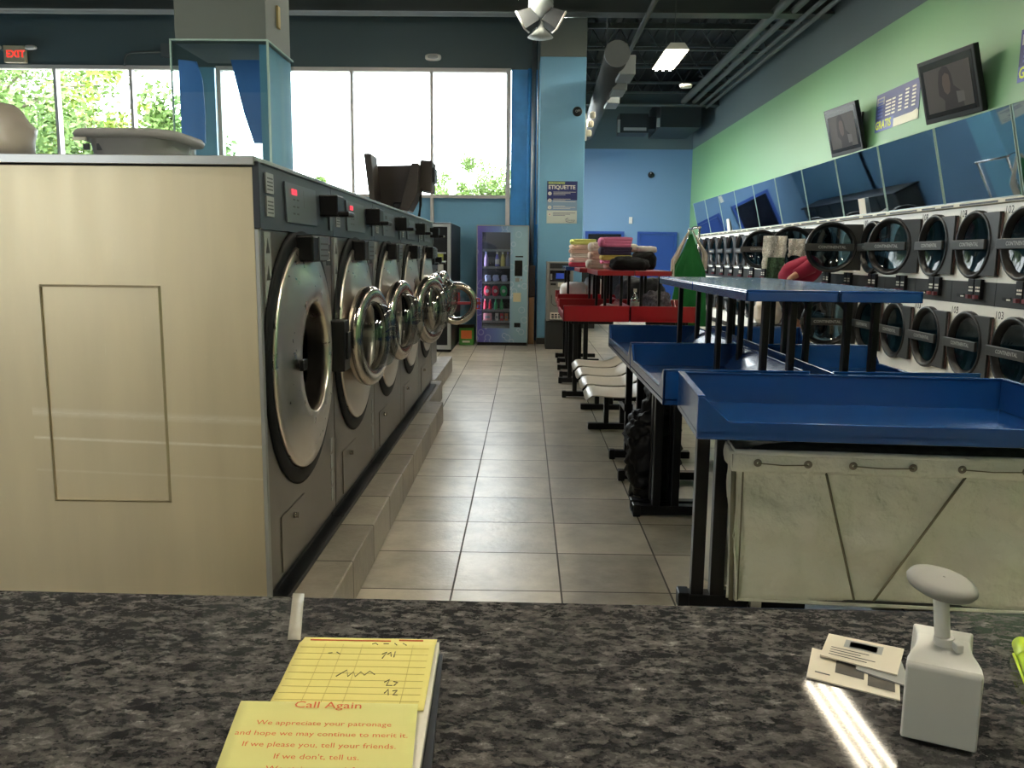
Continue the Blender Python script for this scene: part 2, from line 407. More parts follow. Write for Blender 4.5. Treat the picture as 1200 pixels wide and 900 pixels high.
for a, b in ((15.05, 18.45), (18.75, 22.25)): obj('pane', MB().box(.77, .774, a, b, 2.65, 4.25), M['pane'], o)
window(1, [-5.03, -4.13, -2.84, -1.55, -.27]); window(2, [-9.95, -8.92, -7.66, -6.42, -5.44])
m = MB().box(.19, .9, 13.5, 14.2, 0, 4.43, 0).box(.19, .9, 13.5, 14.2, 4.43, 5.0, 1); struct('column_1', m, [M['blue_wall'], M['grey_paint']], bevel=.01)
m = MB().cyl((.1, 14.0, 0), (.1, 14.0, 5.2), .035).cyl((.165, 13.6, 1.9), (.165, 13.6, 5.2), .012); struct('trim_conduit', m, [M['alu']])
m = MB().cyl((.03, 14.04, 0), (.03, 14.04, 4.36), .03); struct('trim_pipe', m, [M['brick_blue']])
m = MB().box(.19, .9, 13.48, 13.5, 0, .1); struct('baseboard_column', m, M['charcoal'])
m = MB().box(.89, XG, YF-.015, YF, 0, .1); struct('baseboard_far', m, M['charcoal'])
# ceiling steel
for i, (y, z0, z1, hh) in enumerate(((13.1, 4.93, 5.3, .14), (5.2, 5.2, 5.5, .12), (20.4, 4.9, 5.2, .12))):
    xr = XG if i != 2 else XG
    xl = XL if i < 2 else .9
    b = MB().box(xl, xr, y-hh, y+hh, z0, z0+.035).box(xl, xr, y-hh, y+hh, z1-.035, z1).box(xl, xr, y-.015, y+.015, z0, z1); struct('beam', b, M['beam'])
for i, y in enumerate([6.6, 8.2, 9.8, 11.4, 14.9, 16.4, 17.9, 19.4, 21.6]):
    xl = XL if y < 14 else .9; n = int((XG-xl)/.5); b = MB()
    b.box(xl, XG, y-.03, y+.03, 5.62, 5.68).box(xl, XG, y-.03, y+.03, 5.2, 5.24)
    for k in range(n):
        x = xl+(XG-xl)*k/n; d = (XG-xl)/n
        b.cyl((x, y, 5.22), (x+d/2, y, 5.65), .012, n=6).cyl((x+d/2, y, 5.65), (x+d, y, 5.22), .012, n=6)
    struct('ceiling_joist', b, M['beam'])
b = MB()
for k in range(30): b.box(.9 if False else -3+k*.25, -2.88+k*.25, YB, YF if -3+k*.25 > .9 else YW, ZC-.04, ZC)
struct('ceiling_deck', b, M['ceiling'])
b = MB()
for x, z, r in ((3.62, 4.98, .07), (3.86, 4.98, .05), (4.02, 4.9, .035), (4.16, 4.86, .035)): b.cyl((x, YB, z), (x, 20.3, z), r, n=10)
for y in (6, 8, 10, 12, 14, 16, 18, 20): b.box(3.5, 4.3, y-.02, y+.02, 5.06, 5.09)
struct('ceiling_pipes', b, M['beam'])
b = MB().cyl((1.72, 9., 4.86), (1.72, YF, 4.86), .04, n=8); struct('ceiling_conduit', b, M['beam'])
# far doors
def door(n, x0, x1, top, wood, lbl):
    d = MB().box(x0, x0+.08, YF-.04, YF, 0, top).box(x1-.08, x1, YF-.04, YF, 0, top).box(x0+.08, x1-.08, YF-.04, YF, top-.07, top)
    o = struct(f'door_{n}', d, M['door_blue'])
    obj('door_leaf', MB().box(x0+.085, x1-.085, YF-.02, YF-.004, .01, top-.08), wood, o)
    obj('door_handle', MB().cyl((x1-.16, YF-.02, 1.02), (x1-.16, YF-.07, 1.02), .012).cyl((x1-.16, YF-.07, 1.02), (x1-.28, YF-.07, 1.02), .01), M['alu'], o)
door(1, 1.62, 2.68, 2.09, M['dark_open'], ''); door(2, 3.04, 4.12, 2.09, M['door_blue'], '')
# outside
m = MB().box(-40, 20, YW+.3, 70, -.15, -.05); struct('ground_outside', m, M['pave'])

# platform steps
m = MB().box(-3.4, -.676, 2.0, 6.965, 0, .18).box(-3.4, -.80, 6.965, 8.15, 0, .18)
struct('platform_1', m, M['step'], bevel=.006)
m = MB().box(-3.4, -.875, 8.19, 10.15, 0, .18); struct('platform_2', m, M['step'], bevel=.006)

# ============================================================ LEFT WASHERS
ZP = .18; XW = -.86
def washer_door(root, hy, hz, arm, r, ang, x0, red=False):
    """door pivoting about a vertical axis at (x0,hy); closed it reaches towards -y"""
    cy = hy-arm; pv = (x0, hy, hz)
    d = MB(); R = r
    d.lathe([(R*.72, .0), (R*.86, -.012), (R, 0), (R+.012, .018), (R+.008, .045), (R-.01, .06), (R*.86, .062), (R*.74, .05), (R*.70, .03), (R*.72, 0)], (x0, cy, hz), (1, 0, 0), 48)
    o = obj('door', d, M['chrome'], root, pivot=pv)
    g = MB().lathe([(R*.73, .03), (R*.70, -.02), (R*.6, -.07), (R*.35, -.1), (.001, -.11)], (x0, cy, hz), (1, 0, 0), 40)
    obj('door_glass', g, M['washer_glass'], o, pivot=pv)
    h = MB().box(x0+.01, x0+.05, hy-.1, hy+.03, hz-.035, hz+.035); obj('hinge_arm', h, M['black'], o, pivot=pv, bevel=.006)
    sg = 1 if arm > 0 else -1; l = MB().tube([(x0+.03, cy-sg*(R-.01), hz-.05), (x0+.06, cy-sg*(R+.025), hz-.05), (x0+.06, cy-sg*(R+.025), hz+.05), (x0+.03, cy-sg*(R-.01), hz+.05)], .009)
    obj('door_handle', l, M['red'] if red else M['chrome'], o, pivot=pv)
    if red:
        obj('latch_bar', MB().box(x0-.03, x0-.005, cy-R*.8, cy+R+.05, hz-.014, hz+.014), mat('dull_red_bar', (150, 34, 44), .4), o, pivot=pv, bevel=.003)
    o.rotation_euler.z = math.radians(ang)
    return o
def washer(y0, lbl, ang, led=True):
    w, y1, yc, zc = 1.016, y0+1.016, y0+.508, 1.005
    t = thing('washing_machine', (XW, y0, ZP), lbl, 'washing machine', 'large steel front-load washers in the left row')
    f = MB()
    holed(f, XW, (yc, zc), .405, (y0+.004, y1-.004, .245, 1.475), 48)
    f.box(-2.0, XW, y0+.004, y0+.006, .245, 1.475).box(-2.0, XW, y1-.006, y1-.004, .245, 1.475).box(-2.0, -1.95, y0+.004, y1-.004, .245, 1.475)
    f.box(-1.95, XW, y0+.004, y1-.004, .245, .25)
    obj('body', f, M['steel_dark'], t)
    obj('kick_strip', MB().box(-1.9, XW+.035, y0+.001, y1-.001, ZP, .20).box(-1.9, XW-.02, y0+.004, y1-.004, .2, .243), M['black'], t)
    cp = MB().prism([(XW-.02, y0+.003, 1.477), (XW+.012, y0+.003, 1.477), (XW+.004, y0+.003, 1.685), (XW-.02, y0+.003, 1.685)], (0, 1.010, 0))
    cp.box(-1.9, XW-.02, y0+.003, y1-.003, 1.477, 1.685)
    obj('control_panel', cp, M['panel_dark'], t)
    X1 = XW+.0125
    pl = MB().flat((X1, y0+.30, 1.50), (0, 1, 0), (-.04, 0, 1), .4, .15)
    # display plate
    dp = obj('display_plate', MB().prism([(X1, y0+.28, 1.51), (X1+.006, y0+.28, 1.51), (X1+.001, y0+.28, 1.65), (X1-.005, y0+.28, 1.65)], (0, .43, 0)), M['panel_plate'], t)
    q = MB().flat((X1+.003, y0+.35, 1.61), (0, 1, 0), (-.03, 0, 1), .07, .02, 0 if led else 1, .002)
    for r_ in range(3):
        for c_ in range(2): q.flat((X1+.005, y0+.36+.05*c_, 1.59-.025*r_), (0, 1, 0), (-.03, 0, 1), .03, .006, 1, .001)
    q.flat((X1+.004, y0+.52, 1.515), (0, 1, 0), (-.03, 0, 1), .004, .12, 1, .0015)
    obj('display', q, [M['red_led'], M['charcoal']], dp)
    for k in (0, 1):
        st = MB().box(X1-.004, X1+.002, y0+.06, y0+.14, 1.52+.075*k, 1.585+.075*k); 
        for r_ in range(4): st.box(X1+.002, X1+.0026, y0+.07, y0+.13, 1.53+.075*k+.012*r_, 1.534+.075*k+.012*r_, 1)
        obj('instruction_sticker', st, [M['plate_light'], M['charcoal']], t)
    cb = MB().box(X1-.01, X1+.07, y0+.80, y0+.92, 1.555, 1.64).box(X1+.07, X1+.115, y0+.80, y0+.92, 1.555, 1.575)
    obj('coin_slide', cb, M['black'], t, bevel=.005)
    obj('soap_door', MB().box(X1-.004, X1+.004, y0+.94, y0+.99, 1.5, 1.65), M['panel_plate'], t)
    # bowl shaped front
    bw = MB().lathe([(.225, -.04), (.214, .02), (.208, .048), (.218, .056), (.252, .054), (.29, .046), (.35, .034), (.395, .02), (.425, .022), (.432, .012), (.425, -.005), (.40, -.006)], (XW, yc, zc), (1, 0, 0), 64)
    obj('steel_surround', bw, M['chrome_spun'], t)
    gk = MB().lathe([(.40, -.003), (.485, -.003), (.49, .004), (.478, .012), (.432, .014)], (XW, yc-.012, zc), (1, 0, 0), 64); obj('gasket_shade', gk, M['rubber'], t)  # black seal ring, widened to stand in for shade in the recess
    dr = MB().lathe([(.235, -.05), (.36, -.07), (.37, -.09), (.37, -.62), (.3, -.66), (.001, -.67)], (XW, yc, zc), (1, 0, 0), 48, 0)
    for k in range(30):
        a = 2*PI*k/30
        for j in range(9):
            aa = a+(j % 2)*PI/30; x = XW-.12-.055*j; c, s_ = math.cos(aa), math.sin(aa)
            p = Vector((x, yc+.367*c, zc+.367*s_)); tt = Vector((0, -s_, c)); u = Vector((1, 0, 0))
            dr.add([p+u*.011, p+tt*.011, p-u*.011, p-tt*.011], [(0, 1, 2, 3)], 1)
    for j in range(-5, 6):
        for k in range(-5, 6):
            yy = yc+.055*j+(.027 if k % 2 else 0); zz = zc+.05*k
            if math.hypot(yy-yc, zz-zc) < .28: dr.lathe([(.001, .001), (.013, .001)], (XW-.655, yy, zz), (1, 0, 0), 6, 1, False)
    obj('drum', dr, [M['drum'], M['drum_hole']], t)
    # latch box at the top of the ring
    lb = MB().box(XW, XW+.075, yc-.10, yc+.13, 1.37, 1.468); o = obj('latch_housing', lb, M['black'], t, bevel=.008)
    lp = MB().box(XW+.075, XW+.08, yc-.02, yc+.125, 1.375, 1.463)
    for r_ in range(3): lp.box(XW+.08, XW+.0805, yc-.0, yc+.11, 1.39+.022*r_, 1.396+.022*r_, 1)
    obj('housing_label', lp, [M['panel_plate'], M['charcoal']], o)
    hb = MB().box(XW, XW+.085, yc+.36, yc+.47, zc-.11, zc+.11).box(XW+.085, XW+.095, yc+.39, yc+.45, zc-.06, zc+.06); obj('hinge_bracket', hb, M['black'], t, bevel=.006)
    obj('latch', MB().cyl((XW+.02, yc-.25, zc), (XW+.075, yc-.25, zc), .016).box(XW+.06, XW+.075, yc-.28, yc-.22, zc-.02, zc+.02), M['black'], t, bevel=.003)
    # stickers
    ws = MB().box(XW, XW+.0015, y0+.06, y0+.13, 1.20, 1.47); 
    for z in (1.22, 1.31, 1.40): ws.prism([(XW+.002, y0+.075, z), (XW+.002, y0+.115, z), (XW+.002, y0+.095, z+.05)], (.0005, 0, 0), 1)
    obj('warning_sticker', ws, [M['plate_light'], M['charcoal']], t)
    vs = MB()
    for k in range(4): vs.box(XW, XW+.002, y1-.09, y1-.05, .30+.075*k, .36+.075*k)
    obj('vent_sticker', vs, M['plate_light'], t)
    ap = MB().box(XW, XW+.004, y0+.15, y0+.46, .262, .47)
    a = obj('access_door', ap, M['steel_dark'], t, bevel=.002)
    obj('access_lock', MB().cyl((XW+.004, y0+.305, .43), (XW+.014, y0+.305, .43), .011).box(XW+.014, XW+.022, y0+.302, y0+.308, .42, .44), M['chrome'], a)
    for yy in (y0+.12, y0+.9): pass
    if ang is not None: washer_door(t, yc+.43, zc, .43, .232, ang, XW+.055)
    return t
WL = [('large steel washer with round opening uncovered, nearest the counter', 170), ('second large steel washer from the counter, red-lit display', 170),
      ('third large steel washer from the counter', 161), ('fourth large steel washer from the counter', 171), ('fifth and farthest of the large steel washers', 174)]
nums = ['22', '21', '20', '19', '18']
for i, (l, a) in enumerate(WL):
    y0 = 2.725+1.016*i
    t = washer(y0, l, a, i < 2)
    nb = MB().box(XW, XW+.0015, y0+.93, y0+1.0, 1.35, 1.44, 0).text(nums[i], (XW+.0015, y0+.934, 1.37), (0, 1, 0), (0, 0, 1), .06, 1)
    obj('number_plate', nb, [M['charcoal'], M['paper']], t)
# end panel of the washer row
t = thing('end_panel', (-2, 2.7, ZP), 'scratched brushed steel end panel with rectangular inset, left foreground', 'steel panel')
m = MB(); y = 2.7
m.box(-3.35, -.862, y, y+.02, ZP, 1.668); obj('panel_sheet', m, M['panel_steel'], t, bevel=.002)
g = MB(); x0, x1, z0, z1 = -1.567, -1.172, .571, 1.293; w = .007
g.prism([(x0, y-.0005, z1), (x1, y-.0005, z1), (x1-w, y-.006, z1-w), (x0+w, y-.006, z1-w)], (0, .006, 0))
g.prism([(x0, y-.0005, z0), (x0+w, y-.006, z0+w), (x1-w, y-.006, z0+w), (x1, y-.0005, z0)], (0, .006, 0))
g.prism([(x0, y-.0005, z0), (x0, y-.0005, z1), (x0+w, y-.006, z1-w), (x0+w, y-.006, z0+w)], (0, .006, 0))
g.prism([(x1, y-.0005, z0), (x1-w, y-.006, z0+w), (x1-w, y-.006, z1-w), (x1, y-.0005, z1)], (0, .006, 0))
obj('inset_frame', g, M['steel'], t)
obj('corner_trim', MB().box(-.864, -.848, y, y+.02, ZP, 1.477), M['alu'], t, bevel=.003)
obj('corner_cap', MB().box(-.864, -.842, y-.002, y+.022, 1.477, 1.685), M['panel_dark'], t, bevel=.003)
m = MB().box(-3.37, -.85, 2.685, 7.81, 1.686, 1.70).box(-3.37, -.852, 2.683, 2.69, 1.672, 1.70)
tag(obj('top_sheet', m, M['alu'], bevel=.002), 'thin metal cover sheet lying over the tops of the large washers', 'metal sheet')

# small washers further down
def small_washer(y0, lbl, ang):
    w = .72; y1 = y0+w; yc = y0+w/2; X = -1.02; zc = .93
    t = thing('washing_machine', (X, y0, .18), lbl, 'washing machine', 'smaller washers past the large ones')
    f = MB(); holed(f, X, (yc, zc), .24, (y0+.003, y1-.003, .2, 1.24), 32)
    f.box(X-.75, X, y0+.003, y0+.005, .18, 1.24).box(X-.75, X, y1-.005, y1-.003, .18, 1.24).box(X-.75, X-.74, y0, y1, .18, 1.24).box(X-.7, X, y0+.003, y1-.003, .18, .2)
    obj('body', f, M['steel_dark'], t)
    obj('control_panel', MB().box(X-.75, X+.012, y0+.003, y1-.003, 1.24, 1.47), M['panel_plate'], t, bevel=.004)
    obj('coin_slide', MB().box(X+.01, X+.08, y0+.5, y0+.6, 1.30, 1.38).box(X+.08, X+.12, y0+.5, y0+.6, 1.30, 1.32), M['black'], t, bevel=.004)
    obj('display', MB().box(X+.012, X+.016, y0+.12, y0+.38, 1.30, 1.42), M['charcoal'], t)
    obj('steel_surround', MB().lathe([(.2, -.03), (.195, .03), (.21, .04), (.25, .02), (.275, .004), (.27, -.004)], (X, yc, zc), (1, 0, 0), 40), M['chrome_spun'], t)
    obj('drum', MB().lathe([(.2, -.04), (.26, -.06), (.26, -.5), (.001, -.52)], (X, yc, zc), (1, 0, 0), 32), M['drum'], t)
    washer_door(t, yc-.30, zc, -.30, .20, ang, X+.04, red=True)
    return t
# hinge on the near side: rotate clockwise
small_washer(8.25, 'smaller washer with its door swung wide open, red handle', -82)
small_washer(8.99, 'smaller washer behind the one with the red door handle', -20)

# tall black vending cabinet left
t = thing('vending_machine', (-1.6, 12.2, 0), 'tall black vending cabinet with silver edges behind the washers', 'vending machine')
obj('cabinet', MB().box(-1.95, -1.07, 12.2, 13.95, .0, 1.86), M['black'], t, bevel=.01)
f = MB().box(-1.95, -1.9, 12.17, 12.2, .04, 1.84).box(-1.12, -1.07, 12.17, 12.2, .04, 1.84).box(-1.9, -1.12, 12.17, 12.2, 1.80, 1.84).box(-1.9, -1.12, 12.17, 12.2, .04, .1)
obj('door_frame', f, M['alu'], t)
sh = MB()
for z in (.55, .75, .95, 1.15, 1.3, 1.42): sh.box(-1.88, -1.14, 12.16, 12.2, z, z+.02)
obj('shelf_fronts', sh, M['alu'], t)
k = 0
for z in (.57, .77, .97, 1.17, 1.32):
    it = MB()
    for j in range(6): it.box(-1.86+.12*j, -1.78+.12*j, 12.165, 12.198, z, z+.1, (k+j) % 4)
    k += 1
    obj('product_row', it, [M['plate_light'], mat('olive', (140, 150, 60), .5), M['red'], M['paper']], t)
t = thing('cardboard_box', (-.98, 13.4, 0), 'small green and orange carton on the floor beside the bubble vending machine', 'box')
m = MB().box(-1.03, -.80, 13.2, 13.5, 0, .27); obj('carton', m, mat('green_card', (70, 150, 60), .7), t, bevel=.004)
m = MB().flat((-1.0, 13.2, .1), (1, 0, 0), (0, 0, 1), .17, .13, 0).flat((-.98, 13.2, .04), (1, 0, 0), (0, 0, 1), .12, .03, 1); obj('print', m, [mat('orange_print', (224, 120, 60), .7), M['paper']], t)
obj('open_flap', MB().prism([(-1.03, 13.2, .27), (-.80, 13.2, .27), (-.78, 13.12, .33), (-1.05, 13.12, .33)], (0, .004, .002)), M['black'], t)

# ============================================================ bubble vending machine
def bubble_mat():
    m = bpy.data.materials.new('bubble_wrap_print'); m.use_nodes = True; nt = m.node_tree; L = nt.links; b = nt.nodes['Principled BSDF']
    tc = nt.nodes.new('ShaderNodeTexCoord'); sp = nt.nodes.new('ShaderNodeSeparateXYZ'); L.new(tc.outputs['Object'], sp.inputs[0])
    mr = nt.nodes.new('ShaderNodeMapRange'); mr.inputs['From Min'].default_value = -.4; mr.inputs['From Max'].default_value = .4; L.new(sp.outputs['X'], mr.inputs[0])
    r = nt.nodes.new('ShaderNodeValToRGB'); e = r.color_ramp.elements; e[0].color = (*lin((.36, .34, .66)), 1); e[1].color = (*lin((.58, .72, .78)), 1); e[0].position = .1; e[1].position = .75
    a = e.new(.4); a.color = (*lin((.42, .52, .76)), 1); L.new(mr.outputs[0], r.inputs[0])
    v = nt.nodes.new('ShaderNodeTexVoronoi'); v.inputs['Scale'].default_value = 7; v.inputs['Randomness'].default_value = 1
    mp = nt.nodes.new('ShaderNodeMapping'); mp.inputs['Scale'].default_value = (1, 0, 1); L.new(tc.outputs['Object'], mp.inputs[0]); L.new(mp.outputs[0], v.inputs['Vector'])
    r2 = nt.nodes.new('ShaderNodeValToRGB'); q = r2.color_ramp.elements
    q[0].position = .28; q[0].color = (0, 0, 0, 1); q[1].position = .37; q[1].color = (0, 0, 0, 1); z = q.new(.33); z.color = (1, 1, 1, 1)
    L.new(v.outputs['Distance'], r2.inputs[0]); mm = nt.nodes.new('ShaderNodeMath'); mm.operation = 'MULTIPLY'; mm.inputs[1].default_value = .45; L.new(r2.outputs[0], mm.inputs[0])
    mx = nt.nodes.new('ShaderNodeMix'); mx.data_type = 'RGBA'; L.new(mm.outputs[0], mx.inputs[0]); L.new(r.outputs[0], mx.inputs[6]); mx.inputs[7].default_value = (.8, .86, .95, 1)
    L.new(mx.outputs[2], b.inputs['Base Color']); b.inputs['Roughness'].default_value = .3
    return m
M['bubble'] = bubble_mat()
VX0, VX1, VY = -.755, .045, 13.2
t = thing('vending_machine', ((VX0+VX1)/2, VY, 0), 'purple and blue bubble-print vending machine with soap bottles behind glass', 'vending machine')
gx0, gx1, gz0, gz1 = -.675, -.235, .27, 1.76
m = MB().box(VX0, gx0, VY, VY+.06, .05, 1.86).box(gx1, VX1, VY, VY+.06, .05, 1.86).box(gx0, gx1, VY, VY+.06, .05, gz0).box(gx0, gx1, VY, VY+.06, gz1, 1.86)
obj('front', m, M['bubble'], t)
m = MB().box(VX0, VX1, VY+.78, VY+.8, .05, 1.86).box(VX0, VX0+.02, VY+.06, VY+.78, .05, 1.86).box(VX1-.02, VX1, VY+.06, VY+.78, .05, 1.86).box(VX0, VX1, VY+.06, VY+.78, 1.84, 1.86).box(VX0+.02, VX1-.02, VY+.06, VY+.78, .05, .07)
m.box(gx1+.02, gx1+.04, VY+.06, VY+.78, .07, 1.84).box(gx0, gx1, VY+.5, VY+.52, .07, 1.84)
obj('cabinet', m, M['charcoal'], t)
obj('base', MB().box(VX0+.01, VX1-.01, VY+.01, VY+.78, 0, .05), M['black'], t)
obj('edge_trim', MB().box(VX0-.005, VX0+.008, VY-.006, VY+.03, .05, 1.865).box(VX1-.008, VX1+.005, VY-.006, VY+.03, .05, 1.865).box(VX0, VX1, VY-.006, VY+.03, 1.855, 1.868), M['alu'], t)
SH = [1.50, 1.235, 1.0, .765, .56, .385, .30]
for z in SH: obj('shelf', MB().box(gx0+.005, gx1-.005, VY+.07, VY+.42, z-.028, z-.004).box(gx0+.005, gx1-.005, VY+.066, VY+.07, z-.034, z+.002), M['plate_light'], t)
obj('lamp_strip', MB().box(gx0+.01, gx1-.01, VY+.065, VY+.085, gz1+.01, gz1+.03).box(gx0-.03, gx0-.015, VY+.065, VY+.085, gz0+.03, gz1-.02), emit('vend_lamp', (240, 244, 255), 14), t)
obj('window_glass', MB().box(gx0, gx1, VY+.02, VY+.026, gz0, gz1), glass('vend_glass', (225, 230, 235), .06), t)
X = -.165
obj('keypad', MB().box(X+.0, X+.12, VY-.012, VY, 1.09, 1.33).box(X+.01, X+.13, VY-.008, VY, 1.38, 1.40), M['black_gloss'], t, bevel=.004)
obj('coin_slot', MB().box(X+.01, X+.075, VY-.01, VY, 1.0, 1.06).box(X+.095, X+.115, VY-.01, VY, 1.02, 1.045), M['plate_light'], t, bevel=.003)
obj('notice', MB().box(X-.02, X+.10, VY-.003, VY, .69, .83), mat('beige_card', (206, 196, 160), .7), t)
obj('coin_return', MB().box(X, X+.10, VY-.006, VY, .29, .36), M['black'], t, bevel=.003)
vr = MB().box(gx0, gx1, VY-.004, VY+.0, gz0-.012, gz0)
def bottle(x, z, h, r, col, cap, lbl, yy=VY+.12, lab=None):
    t = thing('detergent_bottle', (x, yy, z), lbl, 'bottle', 'soap bottles in the vending machine')
    obj('bottle_body', MB().lathe([(.001, 0), (r, 0), (r*1.04, h*.1), (r, h*.55), (r*.55, h*.78), (r*.4, h*.84), (.001, h*.84)], (x, yy, z), (0, 0, 1), 14), col, t)
    obj('cap', MB().cyl((x, yy, z+h*.84), (x, yy, z+h), r*.5, n=12), cap, t)
    if lab: obj('bottle_label', MB().lathe([(r*1.06, h*.15), (r*1.06, h*.5)], (x, yy, z), (0, 0, 1), 14), lab, t)
P = {k: mat('product_'+k, v, .35) for k, v in dict(red=(206, 44, 66), green=(58, 178, 104), violet=(128, 128, 206), lilac=(176, 150, 190), yellow=(226, 206, 120), blue=(92, 120, 190), pink=(226, 150, 150), grey=(120, 130, 160)).items()}
sx = lambda u: VX0+(u-558.3)/60.5*.8
for u, c, cap, l in ((569, P['lilac'], P['grey'], 'lilac bottle, leftmost on the upper vending shelf'), (582, P['violet'], M['paper'], 'violet bottle on the upper vending shelf'), (588.5, P['yellow'], M['paper'], 'pale yellow bottle on the upper vending shelf'), (594.5, P['grey'], P['violet'], 'slim grey-violet bottle at the right of the upper vending shelf')):
    bottle(sx(u), 1.235, .225, .032, c, cap, l, lab=M['paper'] if u == 582 else None)
for u, c, cap, l in ((568, P['red'], P['pink'], 'small red bottle, leftmost on the lower vending shelf'), (574, P['red'], P['pink'], 'small red bottle next to a green one on the lower vending shelf'), (580.5, P['green'], P['green'], 'small green bottle beside the red one in the vending machine'), (587.5, P['green'], P['green'], 'small green bottle at the right of the lower vending shelf')):
    bottle(sx(u), .56, .165, .027, c, cap, l)
for u, c, l in ((570.5, P['red'], 'red round tub, leftmost on the middle vending shelf'), (580, P['red'], 'red round tub beside the green one in the vending machine'), (590, P['green'], 'green round tub on the middle vending shelf')):
    x = sx(u); t = thing('detergent_pouch', (x, VY+.12, .765), l, 'detergent pack', 'round detergent packs in the vending machine')
    obj('pouch', MB().blob((x, VY+.12, .765+.085), (.055, .03, .085), .8), c, t)
    obj('pouch_label', MB().lathe([(.001, 0), (.028, 0)], (x, VY+.086, .85), (0, -1, 0), 16, smooth=False), M['paper'], t)
for u, l in ((571, 'clear lilac bag, left on the second vending shelf'), (580.5, 'white and violet bag, middle of the second vending shelf'), (590.5, 'white and violet bag, right on the second vending shelf')):
    x = sx(u); tag(obj('snack_bag', MB().blob((x, VY+.12, 1.0+.05), (.05, .03, .05), .6, .012, 20), [mat('bag_lilac', (170, 176, 206), .4)], pivot=(x, VY+.12, 1.0)), l, 'bag', 'bags in the vending machine')
for u, w, c, l in ((571, .13, P['pink'], 'wide pink carton on the bottom vending shelf'), (582, .05, M['paper'], 'narrow white carton on the bottom vending shelf'), (588, .055, P['red'], 'red carton on the bottom vending shelf'), (593.5, .05, mat('orange_box', (226, 140, 90), .5), 'orange carton, rightmost on the bottom vending shelf')):
    x = sx(u); t = thing('soap_box', (x, VY+.12, .385), l, 'box', 'cartons in the vending machine')
    obj('carton', MB().box(x-w/2, x+w/2, VY+.09, VY+.14, .385, .50), c, t)
    obj('carton_print', MB().flat((x-w*.3, VY+.09, .42), (1, 0, 0), (0, 0, 1), w*.6, .04), M['plate_light'], t)
# brown boxes leaning between machine and column
for i, (x0, x1, z0, z1, rl) in enumerate(((.06, .16, .75, 1.25, 0), (.06, .15, .0, .74, 0))):
    tag(obj('cardboard_box', MB().box(x0, x1, 13.55-.1*i, 13.85, z0, z1), mat('brown_card'+str(i), (150, 116, 84) if i else (70, 62, 60), .8), pivot=(x0, 13.6, z0), bevel=.003), ('flat brown carton squeezed beside the bubble vending machine', 'dark carton squeezed upright beside the vending machine, on top')[1-i], 'box')

t = thing('reflection_cabinet', (1.2, 17, 0), 'unseen long dark cabinet added behind the column for the mirror reflections', 'cabinet')  # unseen row, added so the mirrors have something dark to reflect
m = MB()
for k in range(6): m.box(.92, 1.38, 16.6+.9*k, 17.46+.9*k, .0, 1.28)
obj('cabinet_body', m, M['charcoal'], t, bevel=.01); obj('cabinet_top', MB().box(.90, 1.42, 16.55, 22.0, 1.28, 1.32), M['black'], t, bevel=.004)
# ============================================================ ATM
t = thing('cash_machine', (.52, 12.75, 0), 'grey cash machine with blue screen in front of the blue column', 'cash machine')
AX0, AX1, AY = .325, .725, 12.75
obj('lower_cabinet', MB().box(AX0-.005, AX1+.005, AY, AY+.55, 0, .43), M['charcoal'], t, bevel=.006)
m = MB().box(AX0, AX1, AY+.02, AY+.55, .43, 1.32).box(AX0, AX0+.04, AY-.02, AY+.02, .43, 1.32).box(AX1-.04, AX1, AY-.02, AY+.02, .43, 1.32)
obj('housing', m, mat('atm_grey', (150, 150, 146), .4, .3), t, bevel=.006)
obj('sign_panel', MB().box(AX0+.045, AX1-.045, AY, AY+.02, 1.22, 1.30), M['charcoal'], t)
s_ = obj('screen', MB().box(AX0+.05, AX1-.05, AY-.01, AY+.02, 1.03, 1.19), M['black_gloss'], t)
obj('screen_glow', MB().flat((AX0+.14, AY-.011, 1.07), (1, 0, 0), (0, 0, 1), .12, .08), emit('atm_blue', (50, 80, 190), .1), s_)
obj('side_keys', MB().box(AX0+.055, AX0+.08, AY-.014, AY, 1.05, 1.14).box(AX1-.08, AX1-.055, AY-.014, AY, 1.05, 1.14), M['plate_light'], t)
obj('card_reader', MB().box(AX0+.06, AX0+.14, AY-.01, AY+.02, .97, 1.0), M['charcoal'], t); obj('label_card', MB().box(AX0+.17, AX0+.27, AY-.004, AY+.02, .95, 1.01), M['paper'], t)
obj('cash_tray', MB().box(AX0+.13, AX0+.33, AY-.03, AY+.02, .80, .91).box(AX0+.15, AX0+.31, AY-.034, AY-.03, .82, .89, 1), [M['plate_light'], M['charcoal']], t, bevel=.004)
kp = MB().prism([(AX0+.06, AY-.05, .46), (AX0+.06, AY+.02, .46), (AX0+.06, AY+.02, .56)], (.29, 0, 0))
for r_ in range(3):
    for c_ in range(5): kp.box(AX0+.08+.05*c_, AX0+.115+.05*c_, AY-.045+.016*r_, AY-.03+.016*r_, .475+.024*r_, .49+.024*r_, 1)
obj('keypad', kp, [M['tan'], M['charcoal']], t)
obj('door_lock', MB().tube([(AX0+.08, AY+.018, .82), (AX0+.08, AY+.01, .7), (AX0+.12, AY+.01, .66), (AX0+.2, AY+.01, .66)], .004).box(AX0+.14, AX0+.2, AY, AY+.02, .71, .76), M['charcoal'], t)

